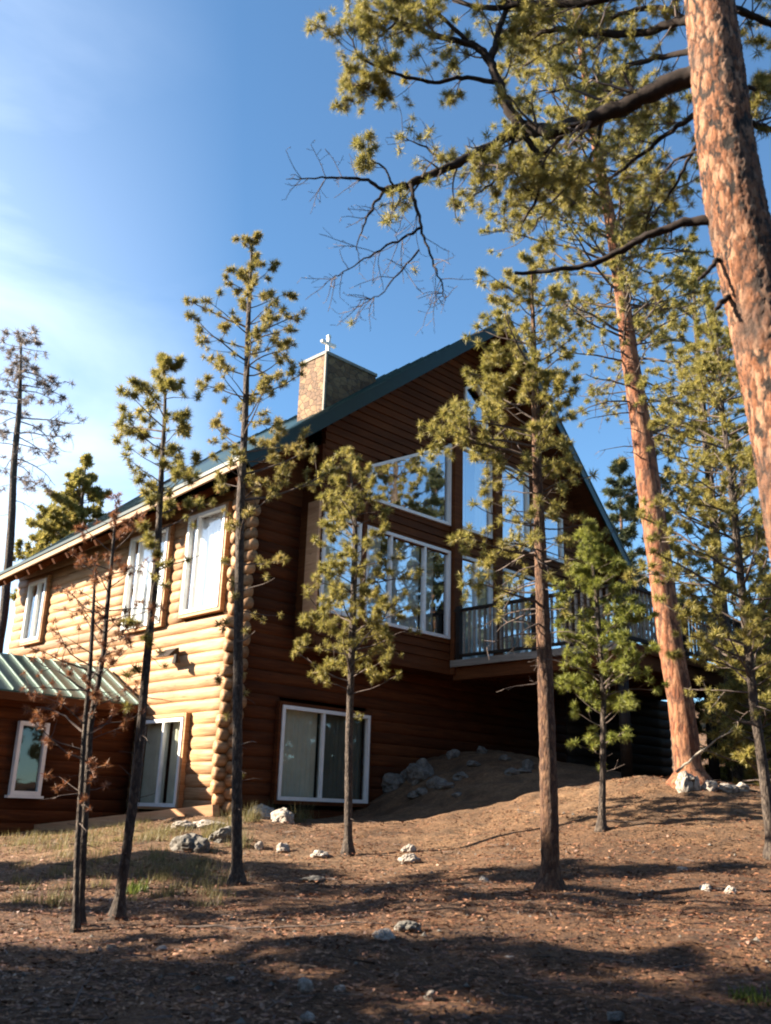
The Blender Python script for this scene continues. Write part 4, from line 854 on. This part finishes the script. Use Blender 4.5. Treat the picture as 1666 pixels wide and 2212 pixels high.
rock(412,1838,84,50,1,'big grey boulder in grass left of the second pine','rock_grey')
rock(485,1815,60,36,2,'grey green boulder close behind the second pine stem','rock_grey')
rock(395,1788,50,18,3,'flat pale slab stone near the timber edging')
rock(455,1786,70,18,4,'bright flat stone before the log corner')
rock(565,1768,80,36,5,'white jagged rock under the corner of the log walls')
rock(610,1775,60,36,6,'pale rock beside the lower window corner')
rock(612,1838,34,22,7,'small pale stone between the second and third pines')
rock(560,1832,24,18,8,'small light stone just right of the second pine')
rock(690,1850,46,16,9,'low flat stone left of the third pine')
rock(680,1903,60,14,10,'flat grey stone in the shade midway up the slope','rock_grey')
rock(886,1862,44,22,11,'pale stone on the bank right of the third pine')
rock(885,1840,36,20,12,'small tan stone above another on the bank')
rock(1045,1905,26,16,13,'small bright stone left of the tall dense pine')
rock(830,2030,50,26,14,'bright white stone lying alone in the middle foreground')
rock(878,2010,50,24,15,'dark lump beside the bright white stone','rock_grey')
rock(1525,1925,26,20,16,'pale stone at the right, left one of two in the shadow')
rock(1578,1928,24,16,17,'pale stone at the right, right one of two in the shadow')
rock(1475,1880,24,10,18,'flat pale chip on the sunny bank at the right')
rock(660,2140,30,30,19,'upright pale stone in the dark foreground')
rock(735,2140,24,14,20,'small stone in the foreground right of the upright one')
rock(350,2055,24,14,21,'small stone in deep shade right of the leaning pine foot')
rock(930,2155,26,18,22,'rounded stone low in the middle foreground')
rock(1330,2205,40,22,23,'stone cut by the bottom edge at the right','rock_grey')
rock(665,2205,30,20,24,'stone near the bottom edge below the upright one')
rock(500,2120,28,12,25,'little stone in the dark left foreground','rock_grey')
rock(240,2050,24,12,26,'stone at the edge of shade near the rusty pines','rock_grey')
rock(1100,2075,26,12,27,'pale chip in the sunny litter right of centre')
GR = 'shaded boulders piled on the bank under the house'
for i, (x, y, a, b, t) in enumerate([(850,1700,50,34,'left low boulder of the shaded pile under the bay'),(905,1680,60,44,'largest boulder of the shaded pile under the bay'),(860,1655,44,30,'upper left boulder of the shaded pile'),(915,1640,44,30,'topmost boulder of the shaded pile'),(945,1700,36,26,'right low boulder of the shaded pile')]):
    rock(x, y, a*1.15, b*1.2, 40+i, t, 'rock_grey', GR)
rq = np.random.default_rng(4)
for k in range(16):
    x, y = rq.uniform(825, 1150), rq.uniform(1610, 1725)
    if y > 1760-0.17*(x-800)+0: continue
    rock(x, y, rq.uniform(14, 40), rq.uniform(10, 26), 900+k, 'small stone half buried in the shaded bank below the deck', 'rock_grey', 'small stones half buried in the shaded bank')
# sunny pile of split stones on the crest at the right
GP = 'pale stones heaped on the crest at the right'
for i, (x, y, a, b, t) in enumerate([(1478,1700,34,46,'leftmost standing stone of the crest heap'),(1505,1708,22,44,'narrow upright stone, second in the crest heap'),(1535,1705,40,26,'middle stone of the crest heap'),(1572,1708,44,22,'fourth stone of the crest heap'),(1605,1706,30,20,'rightmost stone of the crest heap'),(1490,1684,26,16,'small stone on top of the crest heap')]):
    rock(x, y, a, b, 60+i, t, 'rock', GP, Y=15.7)

# fallen branches and sticks
def stick(pts, Y0, Y1, r0, label, seed, twigs=6, up_=0.0, name='fallen_branch', matn='twig'):
    T = Tree(seed); P3 = [at(x, y, Y0+(Y1-Y0)*i/(len(pts)-1)) for i, (x, y) in enumerate(pts)]
    t = np.linspace(0, len(pts)-1, 14); P3 = np.array(P3); Q = np.stack([np.interp(t, range(len(pts)), P3[:, c]) for c in range(3)], 1); Q[1:-1] += T.rng.normal(0, 0.012, Q[1:-1].shape)
    T.br.tube(Q, np.linspace(r0, r0*0.35, len(Q)), 6)
    for k in range(twigs):
        i = int(T.rng.integers(4, 13)); d = Q[i]-Q[i-1]; d /= np.linalg.norm(d); T.branch(Q[i], d+T.rng.normal(0, 0.6, 3), 0.25, r0*0.35, 0, 1)
    o = T.br.build(name, M[matn], None, origin=P3[0]); tag(o, label, 'branch'); return o
stick([(1462,1668),(1500,1635),(1545,1600),(1600,1570)], 15.3, 14.6, 0.022, 'bare fallen bough propped on the crest before the red trunk', 71, 5, matn='greywood')
def ground_stick(pts, r0, label, seed):
    P3 = [hit(x, y) for x, y in pts]; P3 = [p+np.array([0, 0, 0.03]) for p in P3 if p is not None]
    T = Tree(seed); t = np.linspace(0, len(P3)-1, 16); P3 = np.array(P3); Q = np.stack([np.interp(t, range(len(P3)), P3[:, c]) for c in range(3)], 1)
    Q[:, 2] = ground(Q[:, 0], Q[:, 1])+r0*1.2+T.rng.random(16)*0.02
    T.br.tube(Q, np.linspace(r0, r0*0.4, 16), 6)
    o = T.br.build('stick', M['twig'], None, origin=Q[0]); tag(o, label, 'stick')
ground_stick([(150,2200),(185,2130),(222,2070)], 0.010, 'thin grey stick lying in the dark left corner', 72)
ground_stick([(380,2010),(600,2012),(830,2002)], 0.014, 'long thin stick across the middle of the slope', 73)
ground_stick([(1290,1776),(1350,1779),(1420,1784)], 0.008, 'thin twig on the ground right of the sapling foot', 74)
# tree roots / stump-like plank at the left of the second pine
# ------------------------------------------------------------------ litter, grass
def scatter_tris(n, seed, xr, yr, ln, wd, name, matn, label, cat, up_=0.25, maskf=None):
    rg = np.random.default_rng(seed); y = yr[0]+(yr[1]-yr[0])*rg.random(n)**1.0; hw = 0.5*y+0.6; x = (rg.random(n)*2-1)*hw
    if maskf is not None:
        k = maskf(x, y, rg); x, y = x[k], y[k]; n = len(x)
    z = ground(x, y)+0.012; a = rg.random(n)*6.283; el = rg.random(n)*up_
    d = np.stack([np.cos(a)*np.cos(el), np.sin(a)*np.cos(el), np.sin(el)], 1); L_ = ln*(0.4+rg.random(n)); sdv = np.stack([-np.sin(a), np.cos(a), rg.normal(0, 0.5, n)], 1)
    c = np.stack([x, y, z+rg.random(n)*0.02], 1); w_ = wd*(0.5+rg.random(n))
    V = np.stack([c-sdv*w_[:, None], c+sdv*w_[:, None], c+d*L_[:, None]], 1)
    o = bpy.data.objects.new('tmp', None); scene.collection.objects.link(o); ob = link_tris(name, V, M[matn], o); ob.parent = None; bpy.data.objects.remove(o)
    return tag(ob, label, cat, kind='stuff')
scatter_tris(70000, 301, None, (4.2, 17.5), 0.05, 0.008, 'needle_litter', 'litter', 'reddish brown needles, cones and chips strewn over the slope', 'litter')
scatter_tris(2600, 302, None, (4.2, 17.5), 0.28, 0.005, 'fallen_twigs', 'twig', 'thin dead twigs strewn over the slope', 'twigs', up_=0.12)
def pebbles(n, seed):
    rg = np.random.default_rng(seed); mbp = MB(); y = 4.5+12.5*rg.random(n); x = (rg.random(n)*2-1)*(0.45*y)
    z = ground(x, y)
    for i in range(n):
        r = 0.008+0.028*rg.random()**3; m_ = 6; v = []
        for k in range(m_):
            a = k*6.283/m_+rg.random()*0.5; v.append((x[i]+math.cos(a)*r*(0.7+0.5*rg.random()), y[i]+math.sin(a)*r*(0.7+0.5*rg.random()), z[i]))
        v.append((x[i], y[i], z[i]+r*(0.7+0.4*rg.random()))); mbp.add(v, [(k, (k+1) % m_, m_) for k in range(m_)])
    o = mbp.build('gravel', M['rock_grey'], None); tag(o, 'small stones and chips lying in the needle litter', 'gravel', kind='stuff')
pebbles(700, 303)
def blades(spots, name, matn, label, cat, seed, kind='stuff', h=0.16, per=60, wd=0.004):
    rg = np.random.default_rng(seed); V = []
    for (px, py, rad) in spots:
        p = hit(px, py)
        if p is None: continue
        R = rad*mpp(p[1]); n = per
        x = p[0]+rg.normal(0, R*0.5, n); y = p[1]+rg.normal(0, R*0.5, n); z = ground(x, y)-0.01
        a = rg.random(n)*6.283; lean = rg.random(n)*0.7; hh = h*(0.4+0.8*rg.random(n))
        b = np.stack([x, y, z], 1); tip = b+np.stack([np.cos(a)*lean*hh, np.sin(a)*lean*hh, hh], 1); sdv = np.stack([-np.sin(a), np.cos(a), a*0], 1)*wd
        V.append(np.stack([b-sdv, b+sdv, tip], 1))
    V = np.concatenate(V); o = bpy.data.objects.new('tmp', None); scene.collection.objects.link(o); ob = link_tris(name, V, M[matn], o); ob.parent = None; bpy.data.objects.remove(o)
    return tag(ob, label, cat, kind=kind)
rg = np.random.default_rng(9)
sp = [(x, 1800+0.0*x+rg.normal(0, 14)+(1-x/400)*20, 40) for x in np.linspace(20, 400, 46)]
sp += [(x, y, 30) for x, y in zip(rg.uniform(30, 560, 60), rg.uniform(1810, 1960, 60))]
blades(sp, 'grass', 'grass', 'patchy yellow green grass under the log wall', 'grass', 31, h=0.14, per=70)
sp = [(x, y, 18) for x, y in [(640,1775),(660,1768),(648,1760),(580,1765),(540,1775),(500,1790),(600,1760),(470,1800),(450,1815),(520,1830)] for _ in range(2)]
blades(sp, 'tall_grass', 'grass', 'tall dry grass tufts among the rocks at the log corner', 'grass', 32, h=0.34, per=60)
o = blades([(292,1930,26)], 'small_plant', 'leafgreen', 'small bright green plant right of the leaning pine foot', 'plant', 33, kind=None, h=0.16, per=120, wd=0.010)
o = blades([(1625,2165,40)], 'small_plant', 'leafgreen', 'small green plant in the lower right corner', 'plant', 34, kind=None, h=0.09, per=120, wd=0.010)
